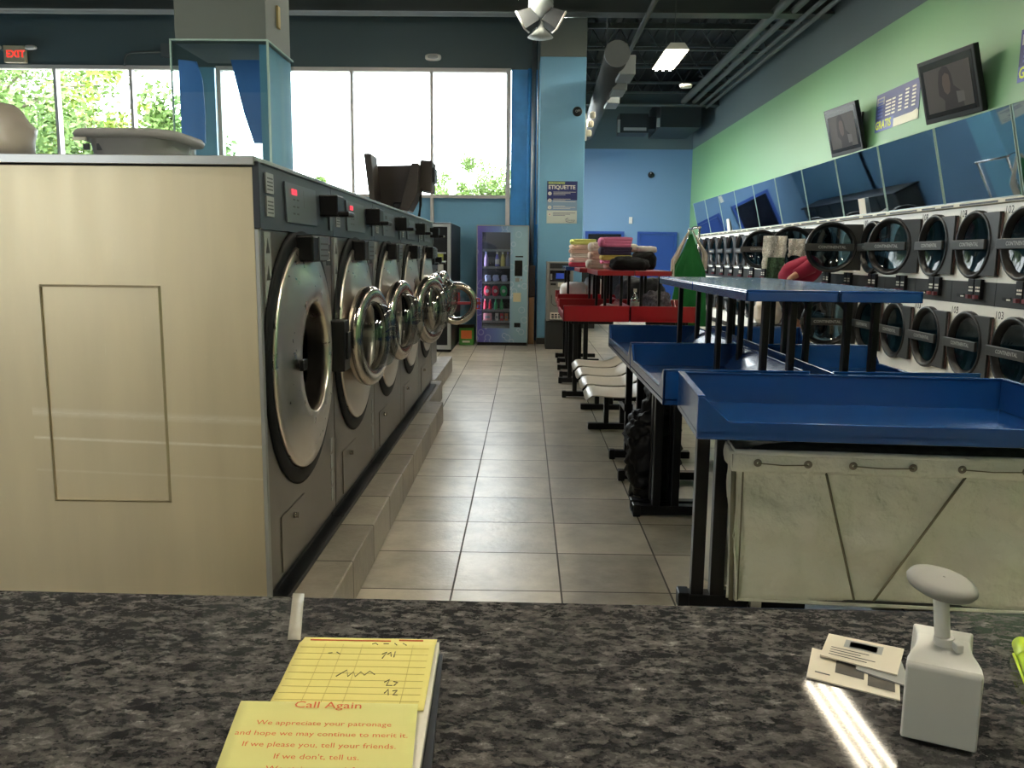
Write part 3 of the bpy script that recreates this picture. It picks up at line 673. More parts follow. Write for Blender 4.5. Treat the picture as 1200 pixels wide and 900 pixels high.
# ============================================================ posters, signs, cameras
def sheet_thing(name, lbl, cat, org, right, up, w, h, base):
    t = thing(name, org, lbl, cat); R, U = Vector(right).normalized(), Vector(up).normalized(); N = R.cross(U); o = Vector(org)
    m = MB().prism([o, o+R*w, o+R*w+U*h, o+U*h], N*.004); obj('board', m, base, t); return t, o, R, U, N
navy = mat('navy_print', (34, 46, 106), .5); sky = mat('sky_print', (132, 160, 190), .5); pale = mat('pale_print', (206, 214, 206), .5); lime = mat('lime_print', (176, 196, 110), .5)
t, o, R, U, N = sheet_thing('poster', 'navy and pale ETIQUETTE poster on the blue column', 'poster', (.325, 13.495, 1.915), (1, 0, 0), (0, 0, 1), .475, .65, pale)
m = MB()
for k, c in enumerate((navy, navy, navy)): pass
m.flat(o+U*.36, R, U, .475, .29, 0, .005).flat(o+U*.2, R, U, .475, .16, 1, .005)
obj('colour_field', m, [navy, sky], t)
m = MB().flat(o+U*.605+R*.02, R, U, .26, .036, 1, .0056).text('LAUNDRY ROOM', o+U*.61+R*.025, R, U, .036, 2, depth=.0064, bold=.01).text('ETIQUETTE', o+U*.53+R*.02, R, U, .083, 0, depth=.006, bold=.03)
for k in range(4):
    cz = .46-.107*k; m.lathe([(.001, 0), (.029, 0)], o+U*cz+R*.045+N*.0062, N, 18, 0, False).text('1234'[k], o+U*(cz-.016)+R*.034, R, U, .045, 2, depth=.007)
    for j in range(3): m.flat(o+U*(cz+.02-.02*j)+R*.1, R, U, .35-.08*((j+k) % 3), .006, 0 if k < 3 else 2, .0062)
obj('lettering', m, [M['paper'], lime, navy], t)
m = MB().tube([o+U*.03+R*.31+N*.008, o+U*.065+R*.30+N*.008, o+U*.085+R*.34+N*.008], .004, 6).tube([o+U*.03+R*.31+N*.008, o+U*.018+R*.36+N*.008, o+U*.03+R*.44+N*.008], .003, 6).text('Continental', o+U*.045+R*.33, R, U, .025, depth=.007)
obj('logo', m, navy, t)
def chart(y0, y1, z0, z1, lbl):
    w = y1-y0; h = z1-z0
    t, o, R, U, N = sheet_thing('price_board', lbl, 'sign', (XG-.001, y1, z0), (0, -1, 0), (0, 0, 1), w, h, navy)
    m = MB()
    m.flat(o+U*0+R*w*.45, R, U, w*.55, h*.22, 4, .005).flat(o, R, U, w*.45, h*.3, 3, .005).flat(o+U*.7*h+R*.03, R, U, w*.18, h*.2, 5, .005)
    for r_ in range(6):
        zz = o+U*(h*(.36+.09*r_)); m.flat(zz+R*w*.05, R, U, w*.13, h*.05, 3, .006)
        for c_ in range(5):
            if r_ == 5 and c_ < 3: continue
            m.flat(zz+R*w*(.24+.15*c_), R, U, w*(.13 if c_ == 0 else .08), h*.045, 0, .006)
    for c_ in range(4): m.flat(o+U*(h*.34)+R*w*(.39+.15*c_), R, U, .004, h*.5, 3, .006)
    m.text('GRATIS', o+U*h*.07+R*.02, R, U, h*.3, 1, depth=.0075, bold=.03)
    m.prism([o+R*w*.45+U*.0+N*.008, o+R*w*.98+U*0+N*.008, o+R*w*.98+U*h*.26+N*.008, o+R*w*.7+U*h*.14+N*.008], N*.001, 4)
    obj('lettering', m, [M['paper'], mat('yellow_print', (214, 222, 40), .5), navy, mat('midblue_print', (70, 90, 160), .5), mat('cream_print', (216, 214, 190), .5), M['plate_light']], t)
chart(9.98, 11.18, 3.0, 3.46, 'blue and white price board with yellow lettering between the two televisions')
chart(6.75, 8.03, 3.0, 3.46, 'blue and white price board at the right edge of the picture')
# TVs
def tv(yc, w, h, z0, lbl, yaw):
    x = XG-.19; t = thing('television', (XG, yc, z0+h/2), lbl, 'television', 'wall televisions above the dryers')
    sc = MB().box(x-.03, x+.03, -w/2+yc, w/2+yc, z0, z0+h); o = obj('screen_housing', sc, M['black'], t, pivot=(x, yc, z0+h/2), bevel=.008)
    s2 = MB().box(x-.032, x-.03, -w/2+.035+yc, w/2-.035+yc, z0+.05, z0+h-.04); s = obj('screen', s2, M['tvpic'], o, pivot=(x, yc, z0+h/2))
    p = MB(); xx = x-.0335
    def fl(poly, mi): p.add([(xx-.0004*mi, yc+a*w, z0+h/2+b*h) for a, b in poly], [list(range(len(poly)))], mi)
    fl([(.40, -.35), (.40, .33), (-.40, .33), (-.40, -.35)], 0)
    fl([(.17, -.1), (.16, .1), (.12, .27), (.04, .33), (-.03, .3), (-.08, .18), (-.1, 0), (-.2, -.1), (-.24, -.35), (.1, -.35), (.08, -.2), (.12, -.15)], 1)
    fl([(.07, .18), (.02, .22), (-.04, .18), (-.05, .04), (-.03, -.08), (.02, -.12), (.07, -.06), (.09, .06)], 2)
    fl([(-.13, -.1), (-.26, -.12), (-.26, -.27), (-.14, -.28)], 3)
    obj('picture', p, M['tvp'], o, pivot=(x, yc, z0+h/2))
    bk = MB().box(x+.03, x+.07, yc-.12, yc+.12, z0+h/2-.14, z0+h/2+.16); obj('back_box', bk, M['black'], o, pivot=(x, yc, z0+h/2))
    o.rotation_euler = (0, math.radians(-15), math.radians(yaw))
    obj('wall_bracket', MB().box(x+.05, XG-.001, yc-.05, yc+.05, z0+h/2-.06, z0+h/2+.1).box(XG-.02, XG-.001, yc-.12, yc+.12, z0+.12, z0+h-.1), M['black'], t)
M['tvpic'] = emit('tv_screen', (30, 28, 28), .08); M['tvpic'].node_tree.nodes['Principled BSDF'].inputs['Roughness'].default_value = .2
M['tvpic'].node_tree.nodes['Principled BSDF'].inputs['Specular IOR Level'].default_value = .2
M['tvp'] = [emit('tv_a', (58, 55, 53), .22), emit('tv_b', (38, 36, 36), .2), emit('tv_c', (68, 58, 54), .22), emit('tv_d', (72, 70, 68), .22)]
for q_ in M['tvp']: q_.node_tree.nodes['Principled BSDF'].inputs['Specular IOR Level'].default_value = .1
tv(8.88, .90, .64, 2.82, 'large wall television showing a person, nearer of the two', 8)
tv(11.72, .88, .64, 2.80, 'wall television left of the price board, farther of the two', 6)
t = thing('security_camera', (.775, 13.49, 3.66), 'round black dome camera high on the blue column', 'camera')
obj('housing', MB().lathe([(.001, .035), (.05, .03), (.07, .012), (.075, 0)], (.775, 13.5, 3.62), (0, -1, 0), 24), M['black'], t); obj('lens_ring', MB().lathe([(.012, .04), (.02, .04)], (.76, 13.5, 3.62), (0, -1, 0), 12, smooth=False).lathe([(.008, .04), (.014, .04)], (.795, 13.5, 3.63), (0, -1, 0), 12, smooth=False), M['plate_light'], t)
t = thing('security_camera', (3.358, 23.28, 3.62), 'small black dome camera on the far blue wall', 'camera')
obj('housing', MB().lathe([(.001, .07), (.06, .05), (.085, 0)], (3.358, 23.3, 3.6), (0, -1, 0), 20), M['black'], t); obj('lens', MB().ball((3.34, 23.23, 3.64), .02), M['plate_light'], t)
t = thing('emergency_light', (-1.52, 14.05, 4.53), 'white oval emergency light above the storefront windows', 'emergency light')
obj('housing', MB().blob((-1.52, 14.06, 4.53), (.13, .05, .055), .7), M['white_plastic'], t); obj('lens', MB().blob((-1.52, 14.01, 4.525), (.085, .014, .028), .8), M['plate_light'], t)
t = thing('emergency_light', (-5.1, 14.06, 4.5), 'round grey emergency lamp seen through the clear screen', 'emergency light')
obj('housing', MB().blob((-5.12, 14.06, 4.52), (.1, .05, .07), .9), M['duct'], t); obj('lens', MB().blob((-5.12, 14.005, 4.51), (.06, .015, .03), .8), M['plate_light'], t)
tag(obj('wall_device', MB().box(2.80, 2.89, YF-.03, YF, 2.30, 2.48), M['white_plastic'], pivot=(2.85, YF, 2.3), bevel=.004), 'small white and black device on the far blue wall between the doors', 'wall device')
# exit sign
t = thing('exit_sign', (-8.28, 14.0, 4.36), 'illuminated EXIT sign with lamp heads above the left window', 'exit sign')
obj('sign_box', MB().box(-8.40, -8.06, 13.96, 14.04, 4.38, 4.64), mat('exit_face', (206, 190, 160), .5), t, bevel=.006)
obj('lettering', MB().text('EXIT', (-8.36, 13.959, 4.46), (1, 0, 0), (0, 0, 1), .15, bold=.02), emit('exit_red', (230, 50, 40), .9), t)
for x in (-8.52, -7.95): obj('lamp_head', MB().blob((x, 13.96, 4.61), (.09, .05, .035), .7), M['white_plastic'], t)
obj('bracket', MB().box(-8.5, -8.0, 13.98, YW, 4.58, 4.64), M['duct'], t)
m = MB().tube([(-6.5, 14.05, 4.36), (-6.5, 14.05, 4.47), (-6.46, 14.05, 4.53), (-6.38, 14.05, 4.56), (-5.88, 14.05, 4.58)], .018).box(-5.88, -5.72, 14.0, YW, 4.5, 4.7); tag(obj('electrical_conduit', m, M['duct'], pivot=(-6.5, 14.05, 4.36)), 'dark bent conduit with junction box above left windows', 'conduit')

# ============================================================ hanging column box with acrylic screen
m = MB().box(-2.62, -1.94, 6.5, 7.15, 2.93, ZC, 0); struct('column_2', m, M['grey_paint'], bevel=.006)
m = MB().box(-2.0, -1.94, 6.515, 7.15, 1.71, 2.93, 0); struct('column_3', m, M['blue_wall'])
t = thing('clear_screen', (-2.3, 6.48, 1.7), 'clear acrylic screen under the grey column, blue sheets behind it', 'screen')
m = MB().box(-2.64, -1.93, 6.47, 6.478, 1.70, 2.95); obj('front_sheet', m, M['acrylic'], t)
obj('side_sheet', MB().box(-1.93, -1.922, 6.47, 7.16, 1.70, 2.95), M['acrylic'], t)
m = MB().box(-2.65, -1.92, 6.465, 6.483, 2.945, 2.957).box(-2.65, -2.64, 6.465, 6.483, 1.70, 2.95).box(-1.93, -1.915, 6.462, 6.48, 1.70, 2.95).box(-1.93, -1.918, 6.48, 7.16, 2.945, 2.957)
obj('screen_edge', m, M['edge_glass'], t)
def bsheet(pts, lbl):
    n = len(pts)
    tag(obj('hanging_sheet', MB().prism([(x, 6.75, z) for x, z in pts], (0, .012, 0)), M['blue_tarp'], pivot=(pts[0][0], 6.75, pts[0][1])), lbl, 'plastic sheet')
def P2(u, v):  # onto y = 6.75 plane, from the measured frame
    return ((u-614.5)/1013*6.75-.0, 1.4+(296.5-v)/1003*6.95)
bsheet([P2(209, 174), P2(236.5, 174), P2(237.5, 140), P2(236, 105), P2(230, 86), P2(209, 84)], 'blue plastic sheet with curved edge behind the clear screen, left of the pale pier')
bsheet([P2(294, 174), P2(319, 174), P2(319, 84), P2(270, 84), P2(276, 110), P2(283, 140)], 'blue plastic sheet with slanted edge behind the clear screen, right side')
tag(obj('wall_sign', MB().box(-1.94, -1.925, 6.78, 6.84, 3.12, 3.28), mat('tan_plate', (190, 170, 110), .6), pivot=(-1.93, 6.8, 3.12)), 'small tan plate on the side of the grey column', 'sign')
for x, l in ((-2.33, 'left small white device at the top of the grey column'), (-2.22, 'right small white device at the top of the grey column')): tag(obj('wall_device', MB().box(x, x+.07, 6.47, 6.5, 3.24, 3.32), M['white_plastic'], pivot=(x, 6.5, 3.24), bevel=.004), l, 'wall device')

# ============================================================ ceiling fittings
def fixture(x, y, z, lbl, s=1.3, near=False, grp='fluorescent high-bay lights over the aisles'):
    t = thing('ceiling_light', (x, y, z), lbl, 'ceiling light', grp)
    h = MB().prism([(x-.17, y-s/2, z), (x+.17, y-s/2, z), (x+.10, y-s/2, z+.09), (x-.10, y-s/2, z+.09)], (0, s, 0))
    obj('reflector', h, M['white_plastic'], t)
    lens = MB().box(x-.165, x+.165, y-s/2+.01, y+s/2-.01, z-.008, z-.001); obj('lens', lens, M['lampnear'] if near else M['lampwash'], t)
    tb = MB()
    for k in (-1, 0, 1): tb.box(x+k*.105-.013, x+k*.105+.013, y-s/2+.03, y+s/2-.03, z-.03, z-.009)
    obj('lamp_tube', tb, M['tubenear'] if near else M['tube'], t)
    obj('hanger', MB().cyl((x, y-s*.3, z+.09), (x, y-s*.3, ZC-.1), .006, n=6).cyl((x, y+s*.3, z+.09), (x, y+s*.3, ZC-.1), .006, n=6), M['beam'], t)
M['lampnear'] = emit('lamp_wash_near', (255, 244, 222), .5); M['tubenear'] = emit('lamp_tube_near', (255, 246, 226), 11)
M['lampwash'] = emit('lamp_wash', (255, 244, 222), 2)
fixture(2.57, 6.15, 4.3, 'fluorescent light whose glare falls on the granite counter', near=True)
fixture(2.12, 13.2, 4.33, 'lit fluorescent fixture hanging in the dark ceiling above the dryers')
fixture(2.4, 9.9, 4.45, 'fluorescent light just above the frame over the blue tables', .7)
for x, y in ((2.2, 2.2), (-.9, 1.2), (-5.6, 4.), (3.5, 2.6)):
    fixture(x, y, 4.5, 'added fluorescent light over the room outside the picture', grp='added ceiling lights outside the picture')  # unseen fixtures, added to raise the brightness of the room
for x in (-.25, -3.2): fixture(x, 10.75, 4.62, 'added fluorescent light over the room outside the picture', .9, grp='added ceiling lights outside the picture')  # more unseen fixtures, added to brighten the aisle floor
for y in (18.0, 20.6): fixture(1.09, y, 4.1, 'added fluorescent light hidden behind the blue column', grp='added ceiling lights behind the blue column')  # hidden fixtures, added to brighten the far and green walls
# hanging 4-way diffuser
t = thing('air_diffuser', (.13, 11, 4.0), 'grey hanging air diffuser with angled nozzles in front of the column', 'air diffuser')
m = MB()
for k in range(16): m.lathe([(.15, k*.04), (.156, k*.04+.02), (.15, k*.04+.04)], (.15, 11, 4.45), (0, 0, 1), 28)
m.lathe([(.03, -.16), (.05, -.16), (.10, -.10), (.145, -.03), (.15, 0)], (.15, 11, 4.45), (0, 0, 1), 28)
m.cyl((.15, 11, 4.45+.64), (.15, 11, ZC), .15, n=28)
obj('spiral_duct', m, mat('spiral_duct', (150, 158, 158), .5, .2), t)
obj('cone_nozzle', MB().lathe([(.03, 0), (.035, -.12), (.16, -.24), (.001, -.26)], (.15, 10.98, 4.33), (0, 0, 1), 28), mat('cone_grey', (140, 148, 146), .5), t)
for sx_ in (-1, 1):
    for sy_ in (1,):
        b = Vector((.15, 11, 4.38)); d = Vector((sx_*.8, -.12, -.40)).normalized(); s1 = Vector((-.25, .8*sx_, 0)).normalized(); u1 = d.cross(s1).normalized()
        a = [b+d*.04+s1*i*.08+u1*j*.09 for i, j in ((-1, -1), (1, -1), (1, 1), (-1, 1))]; c = [b+d*.25+s1*i*.085+u1*j*.12 for i, j in ((-1, -1), (1, -1), (1, 1), (-1, 1))]
        n1 = obj('nozzle', MB().hexa(a+c), M['duct_dark'], t)
        fr = MB(); c2 = [b+d*.255+s1*i*.085+u1*j*.12 for i, j in ((-1, -1), (1, -1), (1, 1), (-1, 1))]
        for i in range(4): fr.tube([c2[i], c2[(i+1) % 4]], .014, 4)
        obj('nozzle_frame', fr, M['white_plastic'], n1)
# long round duct with side grilles
t = thing('air_duct', (1.0, 10, 4.3), 'dark round ceiling duct with square side outlets behind the column', 'air duct')
a = Vector((1.09, 10.8, 3.86)); b = Vector((1.50, 21.5, 4.40))
obj('duct_pipe', MB().cyl(a, b, .15, n=28), M['duct_dark'], t)
obj('end_cap', MB().cyl(a+Vector((0, -.03, 0)), a, .158, n=28), mat('duct_cap', (60, 66, 68), .6), t)
for k, f_ in enumerate((.07, .2, .34)):
    p = a.lerp(b, f_)+Vector((.16, 0, -.06)); g = obj('outlet_box', MB().box(p.x-.1, p.x+.1, p.y-.28, p.y+.28, p.z-.12, p.z+.12), M['duct'], t, bevel=.008)
    sl = MB()
    for q in range(5): sl.box(p.x+.1, p.x+.106, p.y-.25, p.y+.25, p.z-.1+.045*q, p.z-.085+.045*q)
    obj('grille', sl, M['duct_dark'], g)
obj('hanger', MB().cyl((1.2, 13.5, 4.2), (1.2, 13.5, ZC), .008, n=6).cyl((1.4, 18, 4.4), (1.4, 18, ZC), .008, n=6), M['beam'], t)
t = thing('air_handler', (3.2, 21.6, 4.6), 'dark square duct boxes with small grilles near the far wall', 'air duct')
obj('duct_box', MB().box(3.15, 4.1, 20.6, 22.6, 4.45, 5.15), M['duct_dark'], t); obj('drop_box', MB().box(2.25, 2.95, 21.2, 21.9, 4.4, 4.85).box(2.95, 3.15, 21.3, 21.8, 4.5, 4.8), M['duct_dark'], t)
obj('grille', MB().box(2.2, 2.26, 21.15, 21.2, 4.4, 4.7).box(3.06, 3.13, 20.55, 20.6, 4.45, 4.65).box(2.35, 2.9, 21.18, 21.2, 4.45, 4.52), M['plate_light'], t)
t = thing('spotlight', (.98, 13.3, 3.35), 'pale twin-head floodlight on the side of the column', 'spotlight')
for z in (3.28, 3.42, 3.55): obj('lamp_head', MB().blob((.95+.02*(z-3.28)*10, 13.4, z), (.045, .06, .05), .6), M['tan'], t)
obj('mount', MB().box(.9, .93, 13.55, 13.65, 3.2, 3.6), M['tan'], t)
tag(obj('smoke_detector', MB().lathe([(.001, -.05), (.09, -.04), (.1, 0), (.001, .004)], (2.45, 13.6, 4.05), (0, 0, 1), 20)  , M['white_plastic'], pivot=(2.45, 13.6, 4.05)), 'small white sensor hanging below the lit ceiling fixture', 'detector')

# ============================================================ DRYERS
XD = 4.2; DW = .78
def dryer_door(root, yc, zc, label_mesh):
    """hinge on the near side (small y)"""
    pv = (XD, yc-.36, zc); r = .315
    d = MB().lathe([(.248, .0), (.25, -.012), (.282, -.05), (.290, -.056), (.306, -.054), (.314, -.044), (.314, -.002)], (XD, yc, zc), (1, 0, 0), 40)
    o = obj('door', d, M['seal'], root, pivot=pv)
    g = MB().lathe([(.25, -.008), (.20, .008), (.12, .02), (.001, .025)], (XD, yc, zc), (1, 0, 0), 32); obj('door_glass', g, M['door_glass'], o, pivot=pv)
    h = MB().box(XD-.082, XD-.054, yc-.26, yc+.33, zc-.045, zc+.045); hd = obj('door_handle', h, M['charcoal'], o, pivot=pv, bevel=.006)
    hp = MB().prism([(XD-.045, yc-.41, zc-.285), (XD-.045, yc-.41, zc+.285), (XD-.045, yc-.10, zc+.285), (XD-.045, yc-.18, zc+.22), (XD-.045, yc-.25, zc+.1), (XD-.045, yc-.255, zc-.1), (XD-.045, yc-.18, zc-.22), (XD-.045, yc-.10, zc-.285)], (.04, 0, 0))
    obj('hinge_plate', hp, M['charcoal'], o, pivot=pv, bevel=.004)
    obj('hinge_rod', MB().cyl((XD-.02, yc-.418, zc-.27), (XD-.02, yc-.418, zc+.27), .009, n=8), mat_rod, o, pivot=pv)
    t = obj('handle_lettering', label_mesh(yc, zc), M['plate_light'], o, pivot=pv)
    return o
mat_rod = mat('hinge_rod', (74, 46, 40), .5)
def hl(yc, zc): return MB().text('CONTINENTAL', (XD-.0825, yc+.17, zc-.014), (0, -1, 0), (0, 0, 1), .048, bold=.02)
t0 = thing('stacked_dryer', (XD, 0, 0), '', 'dryer', 'white double-stacked dryers along the right wall')
yc = 0.; f = MB()
holed(f, XD, (0, 1.55), .255, (-.387, .387, 1.21, 1.905), 40); holed(f, XD, (0, .62), .255, (-.387, .387, .12, 1.0), 40)
f.box(XD, XD+.24, -.389, -.387, .1, 1.905).box(XD, XD+.24, .387, .389, .1, 1.905).box(XD, XD+.24, -.387, .387, 1.90, 1.905).box(XD+.0, XD+.24, -.387, .387, .1, .12)
obj('cabinet', f, M['white'], t0)
obj('toe_kick', MB().box(XD+.03, XD+.24, -.387, .387, 0, .1), M['black'], t0)
obj('control_band', MB().box(XD-.006, XD+.02, -.387, .387, 1.0, 1.21), M['charcoal'], t0)
cbx = MB().box(XD-.04, XD-.005, -.19, -.085, 1.05, 1.235).box(XD-.04, XD-.005, -.07, .035, 1.05, 1.235); cb = obj('coin_box', cbx, M['black'], t0, bevel=.004)
for yy in (-.16, -.04):
    q = MB()
    for r_ in range(2):
        for c_ in range(3): q.box(XD-.042, XD-.04, yy-.012+.026*c_-.01, yy-.012+.026*c_+.008, 1.12+.03*r_, 1.137+.03*r_, 0)
    obj('button_pad', q, M['paper'], cb)
    obj('coin_return', MB().box(XD-.075, XD-.04, yy-.01, yy+.03, 1.055, 1.09), mat('dull_red', (110, 56, 62), .4), cb)
obj('band_slot', MB().box(XD-.012, XD-.006, .14, .27, 1.06, 1.09).box(XD-.014, XD-.012, .14, .2, 1.062, 1.075, 1), [M['black'], M['paper']], t0)
for z in (1.55, .62): obj('drum', MB().lathe([(.255, 0), (.262, .03), (.262, .22), (.001, .225)], (XD, 0, z), (1, 0, 0), 32), M['white'], t0)
doors0 = [dryer_door(t0, 0, 1.55, hl), dryer_door(t0, 0, .62, hl)]
dryer_specs = []
NU = 18
for k in range(NU):
    yc = 7.59-.39+DW*k
    n_up = 102+2*k
    pos = ['nearest of the row, at the right edge'] 
    lbl = f'white stacked dryer numbered {n_up}' if k < 3 else f'white stacked dryer, {k+1}th from the right edge of the row'
    lbl = {0: 'white stacked dryer numbered 102 and 103, at the right edge', 1: 'white stacked dryer numbered 104 over 105', 2: 'white stacked dryer numbered 106 over 107', 3: 'white stacked dryer with upper door ajar, next past number 106',
           4: 'white stacked dryer numbered 110, just past the ajar door', 5: 'white stacked dryer with both doors open beside the bending person', 6: 'white stacked dryer behind the person in maroon',
           7: 'white stacked dryer behind the camouflage cloth', 8: 'white stacked dryer just past the camouflage cloth', 9: 'white stacked dryer whose upper door stands open, past the cloth'}.get(k)
    if lbl is None: lbl = f'white stacked dryer in the far shadowed part, {["first","second","third","fourth","fifth","sixth","seventh","last"][k-10]} past the open upper door'
    tt = t0 if k == 0 else copy_tree(t0)
    tt.location = (XD, yc, 0); tt['label'] = lbl; W[tt] = Vector((XD, yc, 0)); dryer_specs.append(tt)
    obj('number', MB().text(str(n_up), (XD-.0005, yc+.375, 1.815), (0, -1, 0), (0, 0, 1), .095, bold=.004), M['charcoal'], tt)
    obj('number', MB().text(str(n_up+1), (XD-.0005, yc+.375, .895), (0, -1, 0), (0, 0, 1), .095, bold=.004), M['charcoal'], tt)
def open_door(k, z, ang):
    for ch in dryer_specs[k].children:
        if ch.name.startswith('door') and abs(ch.location.z-z) < .1: ch.rotation_euler.z = math.radians(ang)
open_door(3, 1.55, 22); open_door(5, 1.55, 84); open_door(5, .62, 84); open_door(9, 1.55, 70); open_door(7, 1.55, 80)
# bulkhead ledge + tilted mirrors
m = MB().box(XD-.03, XG-.005, 6.0, 21.0, 1.91, 1.95); 
o = obj('ledge', m, M['tan'], bevel=.004); tag(o, 'long cream ledge running over the dryers', 'ledge')
m = MB()
for k in range(NU): y = 6.81+DW*k; m.box(XD-.034, XD-.03, y+.06, y+.72, 1.918, 1.935); 
obj('dark_strip', m, M['black'], o)
m = MB()
for k in range(0, NU, 2): y = 6.81+DW*k; m.box(XD-.036, XD-.034, y+.3, y+.42, 1.92, 1.934)
obj('strip_label', m, M['paper'], o)
nM = 11; L_ = 1.352
for k in range(nM):
    y0 = 6.02+L_*k+.01; y1 = y0+L_-.02
    if k == 0: lb = 'smoked mirror panel at the right edge, above dryer 102'
    else: lb = f'{["","second","third","fourth","fifth","sixth","seventh","eighth","ninth","tenth","eleventh"][k]} leaning smoked mirror from the right edge'
    t = thing('wall_mirror', (XD+.02, y0, 1.95), lb, 'mirror', 'leaning mirrors above the dryers')
    X0, X1, Z0, Z1 = XD+.03, XD-.15, 1.952, 2.70
    obj('mirror_glass', MB().prism([(X0, y0, Z0), (X0+.008, y0, Z0), (X1+.008, y0, Z1), (X1, y0, Z1)], (0, y1-y0, 0)), M['mirror'], t)
    for yy in (y0, y1-.012): obj('edge_strip', MB().prism([(X0-.003, yy, Z0), (X0+.01, yy, Z0), (X1+.01, yy, Z1), (X1-.003, yy, Z1)], (0, .012, 0)), M['edge_glass'], t)
    if k == 0: pass
m = MB().box(XD-.16, XG, 6.0, 21.0, 2.70, 2.712); tag(obj('cap_board', m, M['green']), 'thin green cap board above the leaning mirrors', 'trim board')
for i, (y, z0, z1, w) in enumerate(((10.62, 1.96, 2.10, .13), (17.6, 1.96, 2.15, .13))): tag(obj('paper_notice', MB().prism([(XD-.0, y, z0), (XD-.0, y+w*1.6, z0), (XD-.04, y+w*1.6, z1+.05), (XD-.04, y, z1+.05)], (-.002, 0, 0)), M['paper'], pivot=(XD, y, z0)), ('white paper notice taped to a mirror near the far television', 'white paper notice on the far mirrors')[i], 'notice')

# ============================================================ FOLDING TABLES
def tray_table(name, lbl, x0, x1, y0, y1, mt, grp, back=None, feet=(), posts=(), shelf=None, shelf_posts=(), endwall=(1, 1), lip='L', sm=None):
    """tray with low lip on lip side ('L' towards -x, 'R' towards +x), sloped back on the other side"""
    zb, zf, zt, zl = .77, .80, .92, .835
    t = thing(name, (x0, y0, 0), lbl, 'folding table', grp); s = 1 if lip == 'L' else -1
    xl, xb = (x0, x1) if lip == 'L' else (x1, x0)
    m = MB(); a, b = sorted((xl, xb-s*.02)); m.box(a, b, y0, y1, zf-.012, zf)
    # lip (with tapered corners) on user side
    P_ = [(xl, y0, zb), (xl, y0, zt), (xl, y0+.03, zt), (xl, y0+.12, zl), (xl, y1-.12, zl), (xl, y1-.03, zt), (xl, y1, zt), (xl, y1, zb)]
    m.prism(P_, (s*.012, 0, 0))
    for yy in (y0, y1-.012): m.prism([(xl, yy, zb), (xb, yy, zb), (xb, yy, zt), (xl, yy, zt)], (0, .012, 0))
    m.prism([(xb-s*.10, y0, zf), (xb, y0, zt), (xb+s*.0, y0, zt-.01), (xb-s*.09, y0, zf-.012)], (0, y1-y0, 0))
    m.prism([(xb, y0, zb), (xb, y0, zt), (xb-s*.008, y0, zt), (xb-s*.008, y0, zb)], (0, y1-y0, 0))
    obj('tray', m, mt, t, bevel=.003)
    rim = MB().box(min(xl, xb), max(xl, xb), y0-.002, y0+.014, zt, zt+.006).box(min(xl, xb), max(xl, xb), y1-.014, y1+.002, zt, zt+.006).box(min(xl, xl+s*.016), max(xl, xl+s*.016), y0+.12, y1-.12, zl, zl+.006)
    obj('rim', rim, mt, t, bevel=.002)
    for fy in feet:
        fx0, fx1 = (xl+s*.005, xb-s*.06); fx0, fx1 = min(fx0, fx1), max(fx0, fx1)
        l = MB().box(fx0, fx1, fy-.03, fy+.03, .012, .062).box(fx0, fx0+.04, fy-.032, fy+.032, 0, .066)
        for px in (.13, .23): q = xl+s*px; l.box(q-.022, q+.022, fy-.025, fy+.025, .06, zf-.012)
        l.box(min(xl+s*.08, xl+s*.5), max(xl+s*.08, xl+s*.5), fy-.02, fy+.02, .74, zf-.012)
        obj('leg', l, M['leg_black'], t, bevel=.004)
    if shelf:
        sx0, sx1, sy0, sy1 = shelf; z1 = 1.27; z0 = 1.222
        q = MB().box(sx0, sx1, sy0, sy1, z1-.008, z1).box(sx0, sx1, sy0, sy0+.01, z0, z1-.008).box(sx0, sx1, sy1-.01, sy1, z0, z1-.008).box(sx0, sx0+.01, sy0, sy1, z0, z1-.008).box(sx1-.01, sx1, sy0, sy1, z0, z1-.008)
        obj('shelf', q, sm or mt, t, bevel=.003)
        for px, py in shelf_posts: obj('shelf_post', MB().box(px-.014, px+.014, py-.02, py+.02, zf-.0, z1-.008), M['leg_black'], t, bevel=.003)
    return t
B, Rm = M['tray_blue'], M['tray_red']
gB, gR = 'blue folding tables', 'red folding tables'
tray_table('folding_table', 'blue folding table left of the centre line, second from the counter', .60, 1.225, 3.58, 4.72, B, gB, feet=(4.46, 4.56), shelf=(.93, 1.318, 3.56, 4.71), shelf_posts=((1.06, 3.72), (1.18, 3.72), (1.06, 4.6), (1.18, 4.6)))
tray_table('folding_table', 'blue folding table on the dryer side, nearest the counter', 1.325, 1.95, 3.58, 4.72, B, gB, feet=(3.8, 4.46), shelf=(1.322, 1.67, 3.56, 4.71), shelf_posts=((1.42, 3.72), (1.54, 3.72), (1.42, 4.6), (1.54, 4.6)), lip='R')
tray_table('folding_table', 'blue folding table by the white seats, third along the aisle', .60, 1.225, 4.73, 5.98, B, gB, feet=(5.2, 5.77), shelf=(.93, 1.318, 4.72, 5.87), shelf_posts=((1.06, 4.85), (1.18, 4.85), (1.06, 5.75), (1.18, 5.75)))
tray_table('folding_table', 'blue folding table on the dryer side, farther one', 1.325, 1.95, 4.73, 5.98, B, gB, feet=(5.2, 5.77), shelf=(1.322, 1.67, 4.72, 5.87), shelf_posts=((1.42, 4.85), (1.54, 4.85), (1.42, 5.75), (1.54, 5.75)), lip='R')
tray_table('folding_table', 'nearest red folding table, left half', .38, 1.03, 8.27, 9.62, Rm, gR, feet=(8.1+.25, 9.3), shelf=(.70, 1.055, 8.2, 9.6), shelf_posts=((.80, 8.45), (.96, 8.45), (.80, 9.45), (.96, 9.45)))
